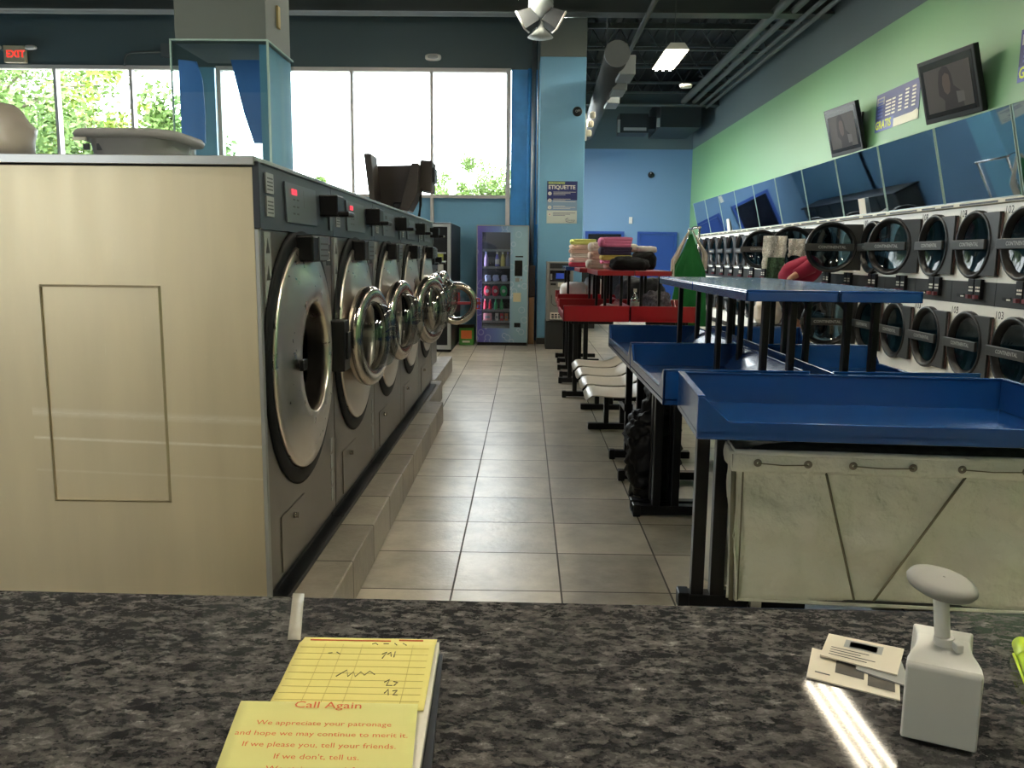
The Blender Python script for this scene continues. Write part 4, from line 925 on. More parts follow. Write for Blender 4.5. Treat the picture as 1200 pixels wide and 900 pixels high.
tray_table('folding_table', 'nearest red folding table, right half by the dryers', 1.04, 1.70, 8.27, 9.62, Rm, gR, feet=(8.35, 9.3), shelf=(1.06, 1.42, 8.2, 9.6), shelf_posts=((1.16, 8.45), (1.34, 8.45), (1.16, 9.45), (1.34, 9.45)), lip='R')
tray_table('folding_table', 'second red folding table, left half', .41, 1.04, 9.66, 10.8, Rm, gR, feet=(9.8, 10.4), shelf=(.62, 1.04, 9.66, 10.7), shelf_posts=((.80, 9.8), (.96, 9.8), (.8, 10.5), (.96, 10.5)))
tray_table('folding_table', 'second red folding table, right half by the dryers', 1.06, 1.76, 9.66, 10.8, Rm, gR, feet=(9.8, 10.4), lip='R')
tray_table('folding_table', 'farthest folding table with blue upper shelf under the towel stack', .43, 1.05, 10.85, 12.0, Rm, gR, feet=(11.1, 11.7), shelf=(.52, 1.05, 10.85, 12.0), shelf_posts=((.56, 11.0), (.96, 11.0), (.56, 11.8), (.96, 11.8)), sm=B)
# near cross table, slightly turned
t = thing('folding_table', (.61, 2.9, 0), 'large blue tray table across the row end, nearest the counter', 'folding table', gB)
zb, zf, zt, zl = .77, .80, .92, .835; x0, x1, y0, y1 = .61, 1.93, 2.9, 3.53
m = MB().box(x0, x1, y0, y1, zf-.012, zf)
m.prism([(x0, y0, zb), (x1, y0, zb), (x1, y0, zt), (x1-.02, y0, zt), (x1-.11, y0, zl), (x0+.11, y0, zl), (x0+.02, y0, zt), (x0, y0, zt)], (0, .012, 0))
m.prism([(x0, y1-.012, zb), (x1, y1-.012, zb), (x1, y1-.012, zt), (x0, y1-.012, zt)], (0, .012, 0))
for xx in (x0, x1-.02): m.box(xx, xx+.02, y0+.012, y1-.012, zb, zt)
obj('tray', m, B, t, bevel=.003)
obj('rim', MB().box(x0-.002, x0+.024, y0, y1, zt, zt+.007).box(x1-.024, x1+.002, y0, y1, zt, zt+.007).box(x0, x1, y1-.016, y1+.002, zt, zt+.006), B, t, bevel=.002)
for xx, d, ly in ((x0, 1, 3.26), (x1, -1, 3.38)):
    l = MB()
    a, b = sorted((xx+d*.05, xx+d*.10)); l.box(a, b, ly-.03, ly+.03, .06, zf-.012)
    a, b = sorted((xx+d*.125, xx+d*.18)); l.box(a, b, ly-.03, ly+.03, .06, zf-.012)
    a, b = sorted((xx+d*.0, xx+d*.5)); l.box(a, b, ly-.035, ly+.035, .012, .062)
    a, b = sorted((xx+d*.0, xx+d*.045)); l.box(a, b, ly-.038, ly+.038, 0, .068)
    obj('leg', l, M['leg_black'], t, bevel=.004)
t.rotation_euler.z = math.radians(-4)
# bench with four moulded seats
t = thing('seat_bench', (.72, 6.8, 0), 'row of four off-white moulded seats on a black beam', 'bench')
obj('beam', MB().box(.70, .76, 5.75, 7.95, .34, .39), M['leg_black'], t, bevel=.004)
for y in (6.8, 7.7):
    obj('leg', MB().box(.53, 1.0, y-.03, y+.03, 0.0, .05).box(.66, .70, y-.025, y+.025, .05, .36).box(.79, .83, y-.025, y+.025, .05, .36).box(.62, .86, y-.025, y+.025, .34, .38), M['leg_black'], t, bevel=.004)
for k in range(4):
    yc = 6.02+.54*k
    def sf(u, v, yc=yc):
        a = v*1.0; y = (u-.5)*.46
        if a < .55:
            q = a/.55; x = .45+.46*q; z = .425+.03*math.sin(PI*q)*-.6+(.0 if q > .12 else -(.12-q)**2*3.2)
            z += .055*max(0, q-.75)/.25
        else:
            q = (a-.55)/.45; x = .91+.06*math.sin(q*PI/2)+.05*q; z = .48+.20*q
        w = (1-.16*(1-min(1, a/.12))**2) if a < .12 else 1.
        w *= 1-.15*max(0, a-.85)/.15
        z += .02*(2*(u-.5))**2*(1 if a < .55 else 0)
        return (x-(.02*(2*(u-.5))**2 if a > .55 else 0), yc+y*w, z)
    s_ = obj('seat', MB().grid(sf, 12, 26, th=.008), M['seat'], t)
    obj('seat_bracket', MB().box(.64, .86, yc-.1, yc-.08, .385, .415).box(.64, .86, yc+.08, yc+.1, .385, .415), M['leg_black'], s_)

# black bag under the tables
t = thing('black_bag', (.74, 4.8, 0), 'crumpled black bag on the floor under the blue tables', 'bag')
m = MB().blob((.76, 4.84, .26), (.15, .17, .27), .7, .05, 13, 60, 44, flat=.002, seed=3); obj('bag_body', m, M['black_bag'], t)
obj('bag_top', MB().blob((.80, 4.86, .55), (.10, .14, .11), .8, .06, 9, 36, 20, seed=5).blob((.68, 4.80, .42), (.07, .1, .06), .8, .04, 12, seed=8), M['black_bag'], t)

# ============================================================ CANVAS CART
t = thing('laundry_cart', (1.45, 3.2, 0), 'large grey-beige canvas laundry cart under the nearest blue table', 'laundry cart')
cx0, cx1, cy0, cy1, z0, z1 = .80, 2.12, 3.0, 3.27, .11, .685
# four canvas walls with folds; slight taper to the base
def wall(p, q, inw, nz, seed):
    p = Vector(p); q = Vector(q); inw = Vector(inw); n = -inw.normalized()
    def fn(u, v):
        a = p.lerp(q, u); k = (1-v)*1.0
        o = a+inw*k; z = z0+(z1-z0)*v
        s = .03*noise.noise(Vector((u*5+seed, v*3.5+u*3, 0)))+.014*noise.noise(Vector((u*14+seed, v*5+u*9, 2)))+.006*noise.noise(Vector((u*40, v*16+u*14, 5)))
        s *= math.sin(PI*min(1, max(0, v)))**.5 if 0 < v < 1 else 0
        s += -.014*math.sin(PI*u)*(1-v)
        return Vector((o.x, o.y, z))+n*s
    return fn
cn = MB()
S = .03
cn.grid(wall((cx0, cy0, 0), (cx1, cy0, 0), (0, S, 0), .02, 1), 70, 30, th=.006)
cn.grid(wall((cx1, cy1, 0), (cx0, cy1, 0), (0, -S, 0), .02, 2), 40, 16, th=.006)
cn.grid(wall((cx0, cy1, 0), (cx0, cy0, 0), (S, 0, 0), .02, 3), 20, 20, th=.006)
cn.grid(wall((cx1, cy0, 0), (cx1, cy1, 0), (-S, 0, 0), .02, 4), 20, 16, th=.006)
cn.box(cx0+S, cx1-S, cy0+S, cy1-S, z0-.01, z0)
obj('canvas_body', cn, M['canvas'], t)
# folded hem, seams, grommets
hm = MB()
def hem(p, q, n):
    p = Vector(p); q = Vector(q); n = Vector(n)
    def fn(u, v):
        b = p.lerp(q, u)+n*(.010+.006*math.sin(v*PI)+.003*noise.noise(Vector((u*18, v, 3)))); b.z = z1-.065+.075*v+.006*noise.noise(Vector((u*4, 0, 7))); return b
    return fn
hm.grid(hem((cx0-.008, cy0, 0), (cx1+.008, cy0, 0), (0, -1, 0)), 60, 5, th=.012)
hm.grid(hem((cx0, cy1, 0), (cx0, cy0-.008, 0), (-1, 0, 0)), 20, 5, th=.012)
hm.grid(hem((cx1, cy0, 0), (cx1, cy1, 0), (1, 0, 0)), 20, 5, th=.012)
hm.tube([(cx0, cy0, z1+.004), (cx1, cy0, z1+.004), (cx1, cy1, z1+.004), (cx0, cy1, z1+.004)], .014, 8, closed=True)
obj('hem', hm, M['canvas'], t)
pp = MB()
yy = cy0-.012
def seam(xa, za, xb, zb_): pp.tube([(xa+(xb-xa)*k/6, yy+.0+.022*(1-(za+(zb_-za)*k/6-z0)/(z1-z0))+.003, za+(zb_-za)*k/6) for k in range(7)], .0045, 6)
seam(1.13, z1-.06, 1.27, z0+.02); obj('piping', pp, M['canvas_trim'], t); pp = MB(); seam(1.62, z1-.06, 1.34, z0+.02)
obj('piping', pp, M['canvas_trim'], t); pp = MB()
pp.tube([(cx0-.004, cy0-.004, z1), (cx0+.005, cy0+.004, .4), (cx0+.015, cy0+.015, z0)], .009, 6).tube([(cx0+.03, cy0-.01, z1-.01), (cx0+.035, cy0+.0, .4), (cx0+.04, cy0+.018, z0)], .003, 6)
obj('piping', pp, M['canvas_trim'], t)
for gx in (.88, 1.06, 1.22, 1.43, 1.60, 1.82, 2.0):
    g = MB().lathe([(.004, 0), (.012, .003), (.015, 0), (.012, -.001)], (gx, cy0-.022, z1-.028), (0, -1, 0), 14); gg = obj('grommet', g, M['steel_dark'], t)
for a, b in ((.88, 1.06), (1.22, 1.43), (1.60, 1.82)): obj('lacing_cord', MB().tube([(a, cy0-.026, z1-.028), ((a+b)/2, cy0-.024, z1-.034), (b, cy0-.026, z1-.03)], .0022, 6), M['canvas_trim'], t)
fr = MB().box(cx0+.05, cx1-.05, cy0+.04, cy1-.04, .095, .12); obj('base_board', fr, M['charcoal'], t)
for x in (cx0+.12, cx1-.12):
    for y in (cy0+.08, cy1-.08):
        c = obj('caster', MB().box(x-.02, x+.02, y-.02, y+.02, .06, .095), M['alu'], t); obj('wheel', MB().cyl((x-.012, y, .035), (x+.012, y, .035), .035, n=16), M['rubber'], c)
t.rotation_euler.z = math.radians(-4.5)
# dark laundry heap in the cart
tag(obj('laundry_heap', MB().blob((1.42, 3.12, .655), (.56, .085, .06), .6, .03, 6, 60, 16), mat('dark_laundry', (36, 40, 34), .95, var=.6, vscale=25), pivot=(1.42, 3.17, .6)), 'dark heap of laundry showing above the rim of the canvas cart', 'laundry')
# white bin behind
t = thing('laundry_bin', (.92, 3.58, 0), 'white plastic bin on the floor behind the black table legs', 'bin')
obj('bin_body', MB().lathe([(.001, 0), (.12, 0), (.13, .02), (.145, .48), (.137, .48), (.12, .03), (.001, .02)], (.92, 3.58, 0), (0, 0, 1), 32), M['white_plastic'], t)
obj('bin_rim', MB().lathe([(.14, .47), (.155, .475), (.152, .5), (.14, .495)], (.92, 3.58, 0), (0, 0, 1), 32), M['white_plastic'], t)

# ============================================================ things on the washers
t = thing('laundry_basket', (-1.68, 3.6, 1.70), 'grey plastic laundry basket on top of the washers', 'basket')
bx0, bx1, by0, by1, bz0, bz1 = -1.80, -1.43, 3.42, 3.80, 1.702, 1.885
def rr(x0, x1, y0, y1, r, n=6):
    pts = []
    for cx, cy, a0 in ((x1-r, y1-r, 0), (x0+r, y1-r, 90), (x0+r, y0+r, 180), (x1-r, y0+r, 270)):
        for k in range(n+1): a = math.radians(a0+90*k/n); pts.append((cx+r*math.cos(a), cy+r*math.sin(a)))
    return pts
def ringmesh(m, rings, mi=0, cap=True):
    n = len(rings[0]); vs = [p for r in rings for p in r]; fs = []
    for i in range(len(rings)-1):
        for k in range(n): fs.append((i*n+k, i*n+(k+1) % n, (i+1)*n+(k+1) % n, (i+1)*n+k))
    if cap: fs.append(list(range(n))[::-1])
    m.add(vs, fs, mi, True)
m = MB(); cf = lambda d, z: [(x, y, z) for x, y in rr(bx0+d, bx1-d, by0+d, by1-d, .1)]
ringmesh(m, [cf(.045, bz0), cf(.03, bz0+.05), cf(.015, bz1-.03), cf(.012, bz1-.02)]); ringmesh(m, [cf(.015, bz1-.03), cf(.02, bz1-.03), cf(.035, bz0+.05), cf(.05, bz0+.008)])
obj('basket_body', m, M['grey_bin'], t)
m = MB(); ringmesh(m, [cf(.02, bz1-.035), cf(-.025, bz1-.035), cf(-.03, bz1-.02), cf(-.022, bz1-.004), cf(-.0, bz1), cf(.02, bz1-.01)], cap=False); obj('rim', m, M['grey_bin'], t)
m = MB()
for k in range(5): m.box(-1.78+.055*k, -1.755+.055*k, by0+.026, by0+.034, bz0+.10, bz0+.125)
obj('slots', m, M['charcoal'], t); obj('grip', MB().box(bx0+.0, bx0+.05, by0-.012, by0+.0, bz1-.05, bz1-.038), M['paper'], t)
t = thing('plastic_bag', (-2.15, 3.4, 1.70), 'greyish filled plastic bag on the washers at the left edge', 'bag')
obj('bag_body', MB().blob((-2.16, 3.4, 1.83), (.20, .16, .145), .8, .025, 8, 40, 24, flat=1.702), M['bag_plastic'], t); obj('tie_cord', MB().tube([(-1.99, 3.3, 1.76), (-1.97, 3.29, 1.75), (-1.95, 3.29, 1.73), (-1.935, 3.29, 1.703)], .003, 6), M['black'], t)
t = thing('tray_lid', (-1.6, 4.5, 1.70), 'flat black tray lying on the washers under the clear screen', 'tray')
m = MB().prism([(-1.86, 4.35, 1.702), (-1.36, 4.35, 1.702), (-1.28, 4.35, 1.71), (-1.30, 4.35, 1.745), (-1.75, 4.35, 1.752), (-1.84, 4.35, 1.735)], (0, .5, 0)); obj('tray_body', m, M['charcoal'], t, bevel=.008)
obj('tray_edge', MB().tube([(-1.30, 4.34, 1.745), (-1.27, 4.34, 1.73), (-1.255, 4.34, 1.703)], .008, 6).tube([(-1.86, 4.345, 1.74), (-1.3, 4.345, 1.75)], .007, 6), M['black'], t)
# tipped dark tote
t = thing('utility_tote', (-1.1, 7.4, 1.70), 'dark brown moulded tote tipped up on the farthest large washer', 'tote')
def T2(u, v, y): return Vector(((u-614)/1013*y, y, 1.4+(300-v-.0*u)/990*y))
tb = mat('tote_brown', (58, 50, 46), .55, bump=.2, bscale=10)
back = [T2(440, 200, 7.5), T2(484, 198, 7.5), T2(486, 205, 7.5), T2(470, 246, 7.5), T2(440, 244, 7.5)]
obj('back_wall', MB().prism([T2(436, 199, 7.5), T2(484, 198, 7.5), T2(473, 252, 7.5), T2(437, 250, 7.5)], (0, .03, 0)), tb, t, bevel=.006)
obj('left_wall', MB().prism([T2(430, 190, 7.45), T2(438, 190, 7.45), T2(443, 250, 7.45), T2(437, 250, 7.45)], (0, -.3, 0)), tb, t, bevel=.006)
obj('right_wall', MB().prism([T2(484, 200, 7.45), T2(492, 200, 7.45), T2(491, 232, 7.45), T2(480, 252, 7.45), T2(470, 250, 7.45)], (0, -.3, 0)), tb, t, bevel=.006)
obj('side_box', MB().prism([T2(489, 192, 7.3), T2(503, 193, 7.3), T2(502, 228, 7.3), T2(487, 226, 7.3)], (0, .3, 0)), tb, t, bevel=.01)
obj('side_cap', MB().prism([T2(503.5, 200, 7.3), T2(506, 201, 7.3), T2(506, 217, 7.3), T2(503.5, 217, 7.3)], (0, .2, 0)), M['black'], t)
obj('foot_bar', MB().tube([T2(489, 231, 7.35), T2(489, 243, 7.35), T2(487, 256, 7.35)], .012).blob(T2(463, 244, 7.35), (.05, .03, .03)), M['black'], t)

# ============================================================ towels & clothes on tables
def towel(c, d, col, lbl, grp, rot=0., seed=0.):
    t = thing('folded_towel', (c[0], c[1], c[2]-d[2]), lbl, 'towel', grp)
    m = MB()
    for k in (-1, 0, 1) if d[2] > .022 else (-.6, .6):
        zz = c[2]+k*d[2]*.62; m.blob((c[0]+.006*k, c[1]+.004*k, zz), (d[0], d[1], d[2]*.42), .35, .006, 9, 32, 8, rot=rot, seed=seed+k)
    obj('folded_layers', m, col, t)
    obj('fold_edge', MB().blob((c[0]-d[0]*.93*math.cos(rot), c[1]-d[0]*.93*math.sin(rot), c[2]), (d[2]*.9, d[1]*.97, d[2]), .8, .004, 9, 20, 10, rot=rot), col, t)
cl = lambda n, c: mat('cloth_'+n, c, .95, bump=.25, bscale=90)
F = {n: cl(n, c) for n, c in dict(lime=(206, 212, 120), peach=(226, 196, 176), blush=(228, 190, 180), cream=(226, 216, 202), rose=(214, 74, 92), pink=(232, 132, 176), plum=(58, 44, 72), straw=(220, 196, 108), black=(9, 9, 12), white=(226, 222, 220), grey=(130, 126, 126), green=(26, 108, 50), camo=(168, 166, 154), maroon=(138, 24, 52)).items()}
st = [('rose', .028, 'rose red folded towel at the bottom of the left stack'), ('blush', .032, 'pale blush folded towel above the rose red one, left stack'), ('cream', .028, 'cream folded towel low in the left stack'), ('peach', .03, 'peach folded towel in the middle of the left stack'), ('peach', .028, 'peach folded towel second from top of the left stack'), ('lime', .036, 'lime yellow folded towel on top of the left stack')]
z = 1.272
for i, (c, h, l) in enumerate(st):
    towel((.75+.008*((i*7) % 3-1), 11.15, z+h), (.16, .14, h), F[c], l, 'towels in the left stack', .1*((i*5) % 3-1), i); z += 2*h-.002
st = [('cream', .05, 'cream rolled towel at the bottom beside the pink stack'), ('peach', .045, 'beige folded towel in the middle beside the pink stack'), ('cream', .05, 'cream folded towel on top beside the pink stack')]
z = 1.272
for i, (c, h, l) in enumerate(st): towel((.80+.02*i, 9.35, z+h), (.10+.02*(i == 2), .12, h), F[c], l, 'towels beside the pink stack', 0, i+9); z += 2*h-.002
st = [('pink', .02, 'salmon pink cloth peeking out below the yellow one'), ('straw', .026, 'yellow folded cloth under the dark plum one'), ('plum', .042, 'dark plum folded cloth under the bright pink one'), ('pink', .05, 'bright pink folded cloth on top of the tall stack')]
z = 1.33
tag(obj('folded_clothes', MB().blob((.93, 8.75, 1.302), (.12, .12, .03), .6, .01, 10), F['blush'], pivot=(.9, 8.75, 1.272)), 'pale peach cloth at the bottom of the pink stack', 'clothing')
for i, (c, h, l) in enumerate(st): towel((.93, 8.75, z+h), (.155, .13, h), F[c], l, 'folded cloths in the pink stack', 0, i+20); z += 2*h-.002
tag(obj('clothes_pile', MB().blob((1.06, 8.55, 1.33), (.2, .15, .075), .8, .04, 9, 44, 20, flat=1.272), F['black'], pivot=(1.06, 8.55, 1.272)), 'low heap of black clothes at the front of the red shelf', 'clothing')
tag(obj('clothes_pile', MB().blob((1.26, 9.1, 1.36), (.13, .18, .10), .7, .025, 9, 44, 20, flat=1.272, seed=4), F['black'], pivot=(1.3, 9.1, 1.272)), 'black folded clothes at the right end of the red shelf', 'clothing')
tag(obj('folded_clothes', MB().blob((1.14, 9.2, 1.50), (.075, .12, .045), .6, .018, 12), F['cream'], pivot=(1.16, 9.2, 1.44)), 'grey-white folded cloth on the black clothes next to the pink stack', 'clothing')
tag(obj('folded_clothes', MB().blob((1.30, 9.15, 1.485), (.11, .14, .035), .5, .015, 12, rot=-.1), F['white'], pivot=(1.36, 9.15, 1.46)), 'white folded cloth on top of the black clothes at the right', 'clothing')
# lower items on red trays
tag(obj('white_cloth', MB().blob((.66, 11.4, .93), (.18, .18, .13), .6, .03, 8, 36, 18, flat=.803), F['white'], pivot=(.68, 11.4, .802)), 'white cloth bundle on the lower red tray below the towel stack', 'cloth')
tag(obj('white_cloth', MB().blob((.93, 11.4, .96), (.14, .18, .16), .7, .04, 8, 36, 18, seed=4, flat=.803), F['white'], pivot=(.98, 11.4, .802)), 'grey-white cloth bundle standing beside the shelf posts', 'cloth')
tag(obj('clothes_pile', MB().blob((1.38, 10.1, .98), (.28, .3, .18), .7, .06, 7, 50, 24, flat=.803, seed=2), mat('mixed_dark', (36, 38, 44), .9, var=.7, vscale=20), pivot=(1.38, 10.1, .802)), 'large dark pile of clothes under the red shelf', 'clothing')
tag(obj('clothes_pile', MB().blob((1.42, 9.1, .92), (.14, .3, .11), .7, .05, 9, 50, 20, flat=.803, seed=6), mat('mixed_grey', (88, 84, 92), .9, var=.7, vscale=30), pivot=(1.55, 9.1, .802)), 'patterned clothes at the right of the nearest red tray', 'clothing')
tag(obj('clothes_pile', MB().blob((.90, 9.0, .85), (.1, .25, .05), .7, .03, 9, 40, 16, flat=.803, seed=9), mat('mixed_rose', (150, 130, 120), .9, var=.6, vscale=30), pivot=(.9, 9., .802)), 'low heap of pale patterned clothes between the shelf posts', 'clothing')
t = thing('spray_bottle', (1.10, 8.55, .802), 'clear plastic bottle standing on the nearest red tray', 'bottle'); bx, by = 1.10, 8.45
W[t] = Vector((1.10, 8.55, .802))
gm = glass('clear_bottle', (216, 222, 222), .25)
obj('bottle_body', MB().lathe([(.001, 0), (.042, 0), (.045, .02), (.043, .15), (.018, .2), (.014, .225)], (bx, by, .83), (0, 0, 1), 20), gm, t); obj('cap', MB().cyl((bx, by, 1.055), (bx, by, 1.09), .017), M['paper'], t); obj('bottle_label', MB().lathe([(.0455, .04), (.0455, .13)], (bx, by, .83), (0, 0, 1), 20), M['plate_light'], t)

# ============================================================ hanging coat on a rolling rack
t = thing('garment_rack', (2.15, 11, 0), 'chrome rolling rack with a single upright by the dryers', 'garment rack')
obj('uprights', MB().cyl((2.24, 11.05, .08), (2.24, 11.05, 1.80), .014).cyl((2.24, 11.75, .08), (2.24, 11.75, 1.80), .014), M['chrome'], t)
obj('top_rail', MB().cyl((2.24, 11.0, 1.79), (2.24, 11.8, 1.79), .013), M['chrome'], t)
obj('base', MB().box(2.0, 2.5, 11.03, 11.07, .06, .09).box(2.0, 2.5, 11.73, 11.77, .06, .09).box(2.23, 2.26, 11.05, 11.75, .06, .09), M['chrome'], t, bevel=.004)
for x in (2.02, 2.48):
    for y in (11.05, 11.75): obj('wheel', MB().cyl((x-.012, y, .03), (x+.012, y, .03), .03, n=14), M['rubber'], t)
t = thing('hanging_coat', (2.12, 10.95, 1.75), 'bright green garment with cream lining hanging near the dryers', 'clothing')
def coat(u, v):
    a = 2*PI*u; hw = [.015, .10, .19, .17, .20, .21][min(5, int(v*5))]+([.015, .10, .19, .17, .20, .21][min(5, int(v*5)+1)]-[.015, .10, .19, .17, .20, .21][min(5, int(v*5))])*(v*5-int(v*5))
    f = 1+(.16*math.sin(a*7+v*4)+.22*noise.noise(Vector((math.cos(a)*2, math.sin(a)*2, v*4))))*min(1, v*2.5); return (2.12+math.cos(a)*hw*f, 10.97+math.sin(a)*hw*.45*f, 1.70-1.18*v)
obj('green_shell', MB().grid(coat, 60, 26, th=.004), F['green'], t)
def lining(u, v):
    c = coat(.28+.44*u, v); x = 2.10+(c[0]-2.12)*1.22; return (x-.01, c[1]+.02+.05, 1.745-.62*v)
def lin2(s):
    def fn(u, v):
        w = .02+.20*min(1, v*1.7); x = 2.12+s*(w*(.72+.34*u)); return (x, 10.97+.03+.03*math.sin(u*9), 1.75-(.66 if s < 0 else .5)*v)
    return fn
obj('cream_lining', MB().grid(lin2(-1), 6, 14, th=.006).grid(lin2(1), 6, 14, th=.006), F['cream'], t)
obj('hook', MB().tube([(2.12, 10.97, 1.70), (2.12, 10.97, 1.76), (2.14, 10.98, 1.79), (2.17, 11., 1.80), (2.22, 11.02, 1.80)], .005, 6), M['black'], t)
# camo cloths on open dryer door
def hang(x0, x1, y, z0, z1, seed):
    def fn(u, v):
        return (x0+(x1-x0)*u+.02*noise.noise(Vector((u*3, v*4, seed))), y+.035*math.sin(u*11+v*2+seed)+.02*noise.noise(Vector((u*5, v*5, seed))), z1-(z1-z0)*v*(1-.12*abs(math.sin(u*5+seed))))
    return fn
def camo_mat():
    m = bpy.data.materials.new('camo_print'); m.use_nodes = True; nt = m.node_tree; b = nt.nodes['Principled BSDF']; n = nt.nodes.new('ShaderNodeTexNoise'); n.inputs['Scale'].default_value = 16; n.inputs['Detail'].default_value = 4; n.inputs['Distortion'].default_value = 1.5
    tc = nt.nodes.new('ShaderNodeTexCoord'); nt.links.new(tc.outputs['Object'], n.inputs['Vector'])
    r = nt.nodes.new('ShaderNodeValToRGB'); r.color_ramp.interpolation = 'CONSTANT'; e = r.color_ramp.elements; e[0].color = (*lin((.66, .66, .62)), 1); e[1].position = .5; e[1].color = (*lin((.86, .85, .82)), 1)
    for p, c in ((.42, (.76, .74, .70)), (.57, (.56, .58, .54)), (.63, (.95, .94, .92))): q = e.new(p); q.color = (*lin(c), 1)
    nt.links.new(n.outputs['Fac'], r.inputs[0]); nt.links.new(r.outputs[0], b.inputs['Base Color']); b.inputs['Roughness'].default_value = .9; return m
M['camo'] = camo_mat()
tag(obj('hanging_cloth', MB().grid(hang(3.38, 3.70, 12.15, 1.20, 1.72, 1), 30, 20, th=.006), M['camo'], pivot=(3.6, 12.15, 1.72)), 'long pale camouflage cloth hung over an open dryer door', 'cloth')
tag(obj('hanging_cloth', MB().grid(hang(3.68, 3.98, 12.0, 1.42, 1.68, 3), 30, 14, th=.006), M['camo'], pivot=(3.9, 12.0, 1.68)), 'short pale camouflage cloth above the shoulder of the person in maroon', 'cloth')
tag(obj('hanging_cloth', MB().grid(hang(3.42, 3.66, 12.08, 1.02, 1.42, 5), 20, 14, th=.006), mat('green_pattern', (58, 84, 62), .9, var=.8, vscale=30), pivot=(3.6, 12.08, 1.42)), 'dark green patterned garment hanging below the long camouflage cloth', 'cloth')
tag(obj('laundry_sack', MB().blob((3.72, 12.9, .62), (.2, .18, .22), .75, .05, 7, 36, 24), F['cream'], pivot=(3.72, 12.9, .42)), 'cream laundry sack seen below the blue shelf, near the dryers', 'bag')
tag(obj('storage_crate', MB().box(3.5, 3.95, 12.7, 13.1, 0, .42), M['charcoal'], pivot=(3.7, 12.9, 0), bevel=.01), 'dark crate under the cream laundry sack', 'crate')

# ============================================================ PERSON
def skin_body(name, verts, edges, radii, m, parent, sub=2, label=None):
    me = bpy.data.meshes.new(name); o0 = W[parent]; me.from_pydata([tuple(Vector(v)-o0) for v in verts], edges, []); me.materials.append(m)
    o = bpy.data.objects.new(name, me); C.objects.link(o); o.parent = parent; W[o] = o0
    sk = o.modifiers.new('skin', 'SKIN'); sk.use_smooth_shade = True
    if not me.skin_vertices: 
        me.attributes.new if False else None
    bpy.context.view_layer.objects.active = o
    lay = me.skin_vertices[0] if me.skin_vertices else None
    if lay is None:
        bpy.ops.mesh.customdata_skin_add(); lay = me.skin_vertices[0]
    for i, r in enumerate(radii): lay.data[i].radius = (r, r) if isinstance(r, (int, float)) else r
    lay.data[0].use_root = True
    s = o.modifiers.new('sub', 'SUBSURF'); s.levels = sub; s.render_levels = sub
    return o
sk_m = mat('skin', (172, 122, 98), .55); hair_m = mat('dark_hair', (34, 26, 24), .6)
px_, py_ = 3.6, 11.35
t = thing('person', (3.62, 11.3, 0), 'person in a maroon T-shirt bending towards the open dryer', 'person')
J = dict(pel=(3.42, 11.3, .98), waist=(3.49, 11.3, 1.13), chest=(3.63, 11.3, 1.24), neckb=(3.79, 11.3, 1.33), neck=(3.84, 11.28, 1.39), head=(3.93, 11.26, 1.40), crown=(4.0, 11.25, 1.40),
         rs=(3.72, 11.10, 1.31), re=(3.40, 11.02, 1.13), rw=(3.62, 10.99, .99), rh=(3.71, 10.99, .96), ls=(3.76, 11.48, 1.33), le=(3.86, 11.52, 1.08), lw=(4.03, 11.42, .95), lh=(4.08, 11.40, .92),
         rhip=(3.52, 11.2, .86), rk=(3.80, 11.14, .52), ra=(3.68, 11.12, .10), rt=(3.86, 11.10, .04), lhip=(3.52, 11.4, .86), lk=(3.72, 11.44, .50), la=(3.52, 11.45, .10), lt=(3.70, 11.46, .04))
names = list(J); idx = {n: i for i, n in enumerate(names)}
E_ = [('pel', 'waist'), ('waist', 'chest'), ('chest', 'neckb'), ('neckb', 'neck'), ('neck', 'head'), ('head', 'crown'), ('neckb', 'rs'), ('rs', 're'), ('re', 'rw'), ('rw', 'rh'), ('neckb', 'ls'), ('ls', 'le'), ('le', 'lw'), ('lw', 'lh'), ('pel', 'rhip'), ('rhip', 'rk'), ('rk', 'ra'), ('ra', 'rt'), ('pel', 'lhip'), ('lhip', 'lk'), ('lk', 'la'), ('la', 'lt')]
rad = dict(pel=.13, waist=.14, chest=.16, neckb=.08, neck=.055, head=.085, crown=.07, rs=.06, re=.042, rw=.028, rh=.03, ls=.06, le=.042, lw=.028, lh=.03, rhip=.09, rk=.058, ra=.038, rt=.03, lhip=.09, lk=.058, la=.038, lt=.03)
skin_body('body', [J[n] for n in names], [(idx[a], idx[b]) for a, b in E_], [rad[n] for n in names], sk_m, t)
def sub_skin(nm, keys, edges, radii, m):
    pts = [J[k] if isinstance(k, str) else k for k in keys]; return skin_body(nm, pts, edges, radii, m, t)
mid = lambda a, b, f: tuple(Vector(J[a]).lerp(Vector(J[b]), f))
ts_ = MB().blob((0, 0, 0), (.29, .21, .185), .85, .02, 6, 40, 24, seed=2)
Rt = Matrix.Rotation(math.radians(-24), 3, 'Y'); ts_.v = [tuple(Rt @ Vector(v)+Vector((3.655, 11.3, 1.235))) for v in ts_.v]
for a_, b_ in (('rs', 're'), ('ls', 'le')):
    A_ = Vector(J[a_]); B_ = Vector(J[b_]); ts_.tube([A_, A_.lerp(B_, .3), A_.lerp(B_, .62)], [.10, .085, .075], 14)
obj('t_shirt', ts_, F['maroon'], t)
sub_skin('shorts', ['pel', 'rhip', mid('rhip', 'rk', .75), 'lhip', mid('lhip', 'lk', .75), mid('pel', 'waist', .4)], [(0, 1), (1, 2), (0, 3), (3, 4), (0, 5)], [.15, .11, .088, .11, .088, .135], F['black'])
hd = Vector(J['head'])+Vector((.04, 0, -.01))
obj('hair', MB().blob(hd+Vector((-.025, 0, .03)), (.115, .095, .11), 1., .008, 20), hair_m, t)
fc = MB().blob(hd+Vector((.06, 0, -.045)), (.06, .066, .08), .95).blob(hd+Vector((.118, 0, -.055)), (.014, .012, .018), 1.)
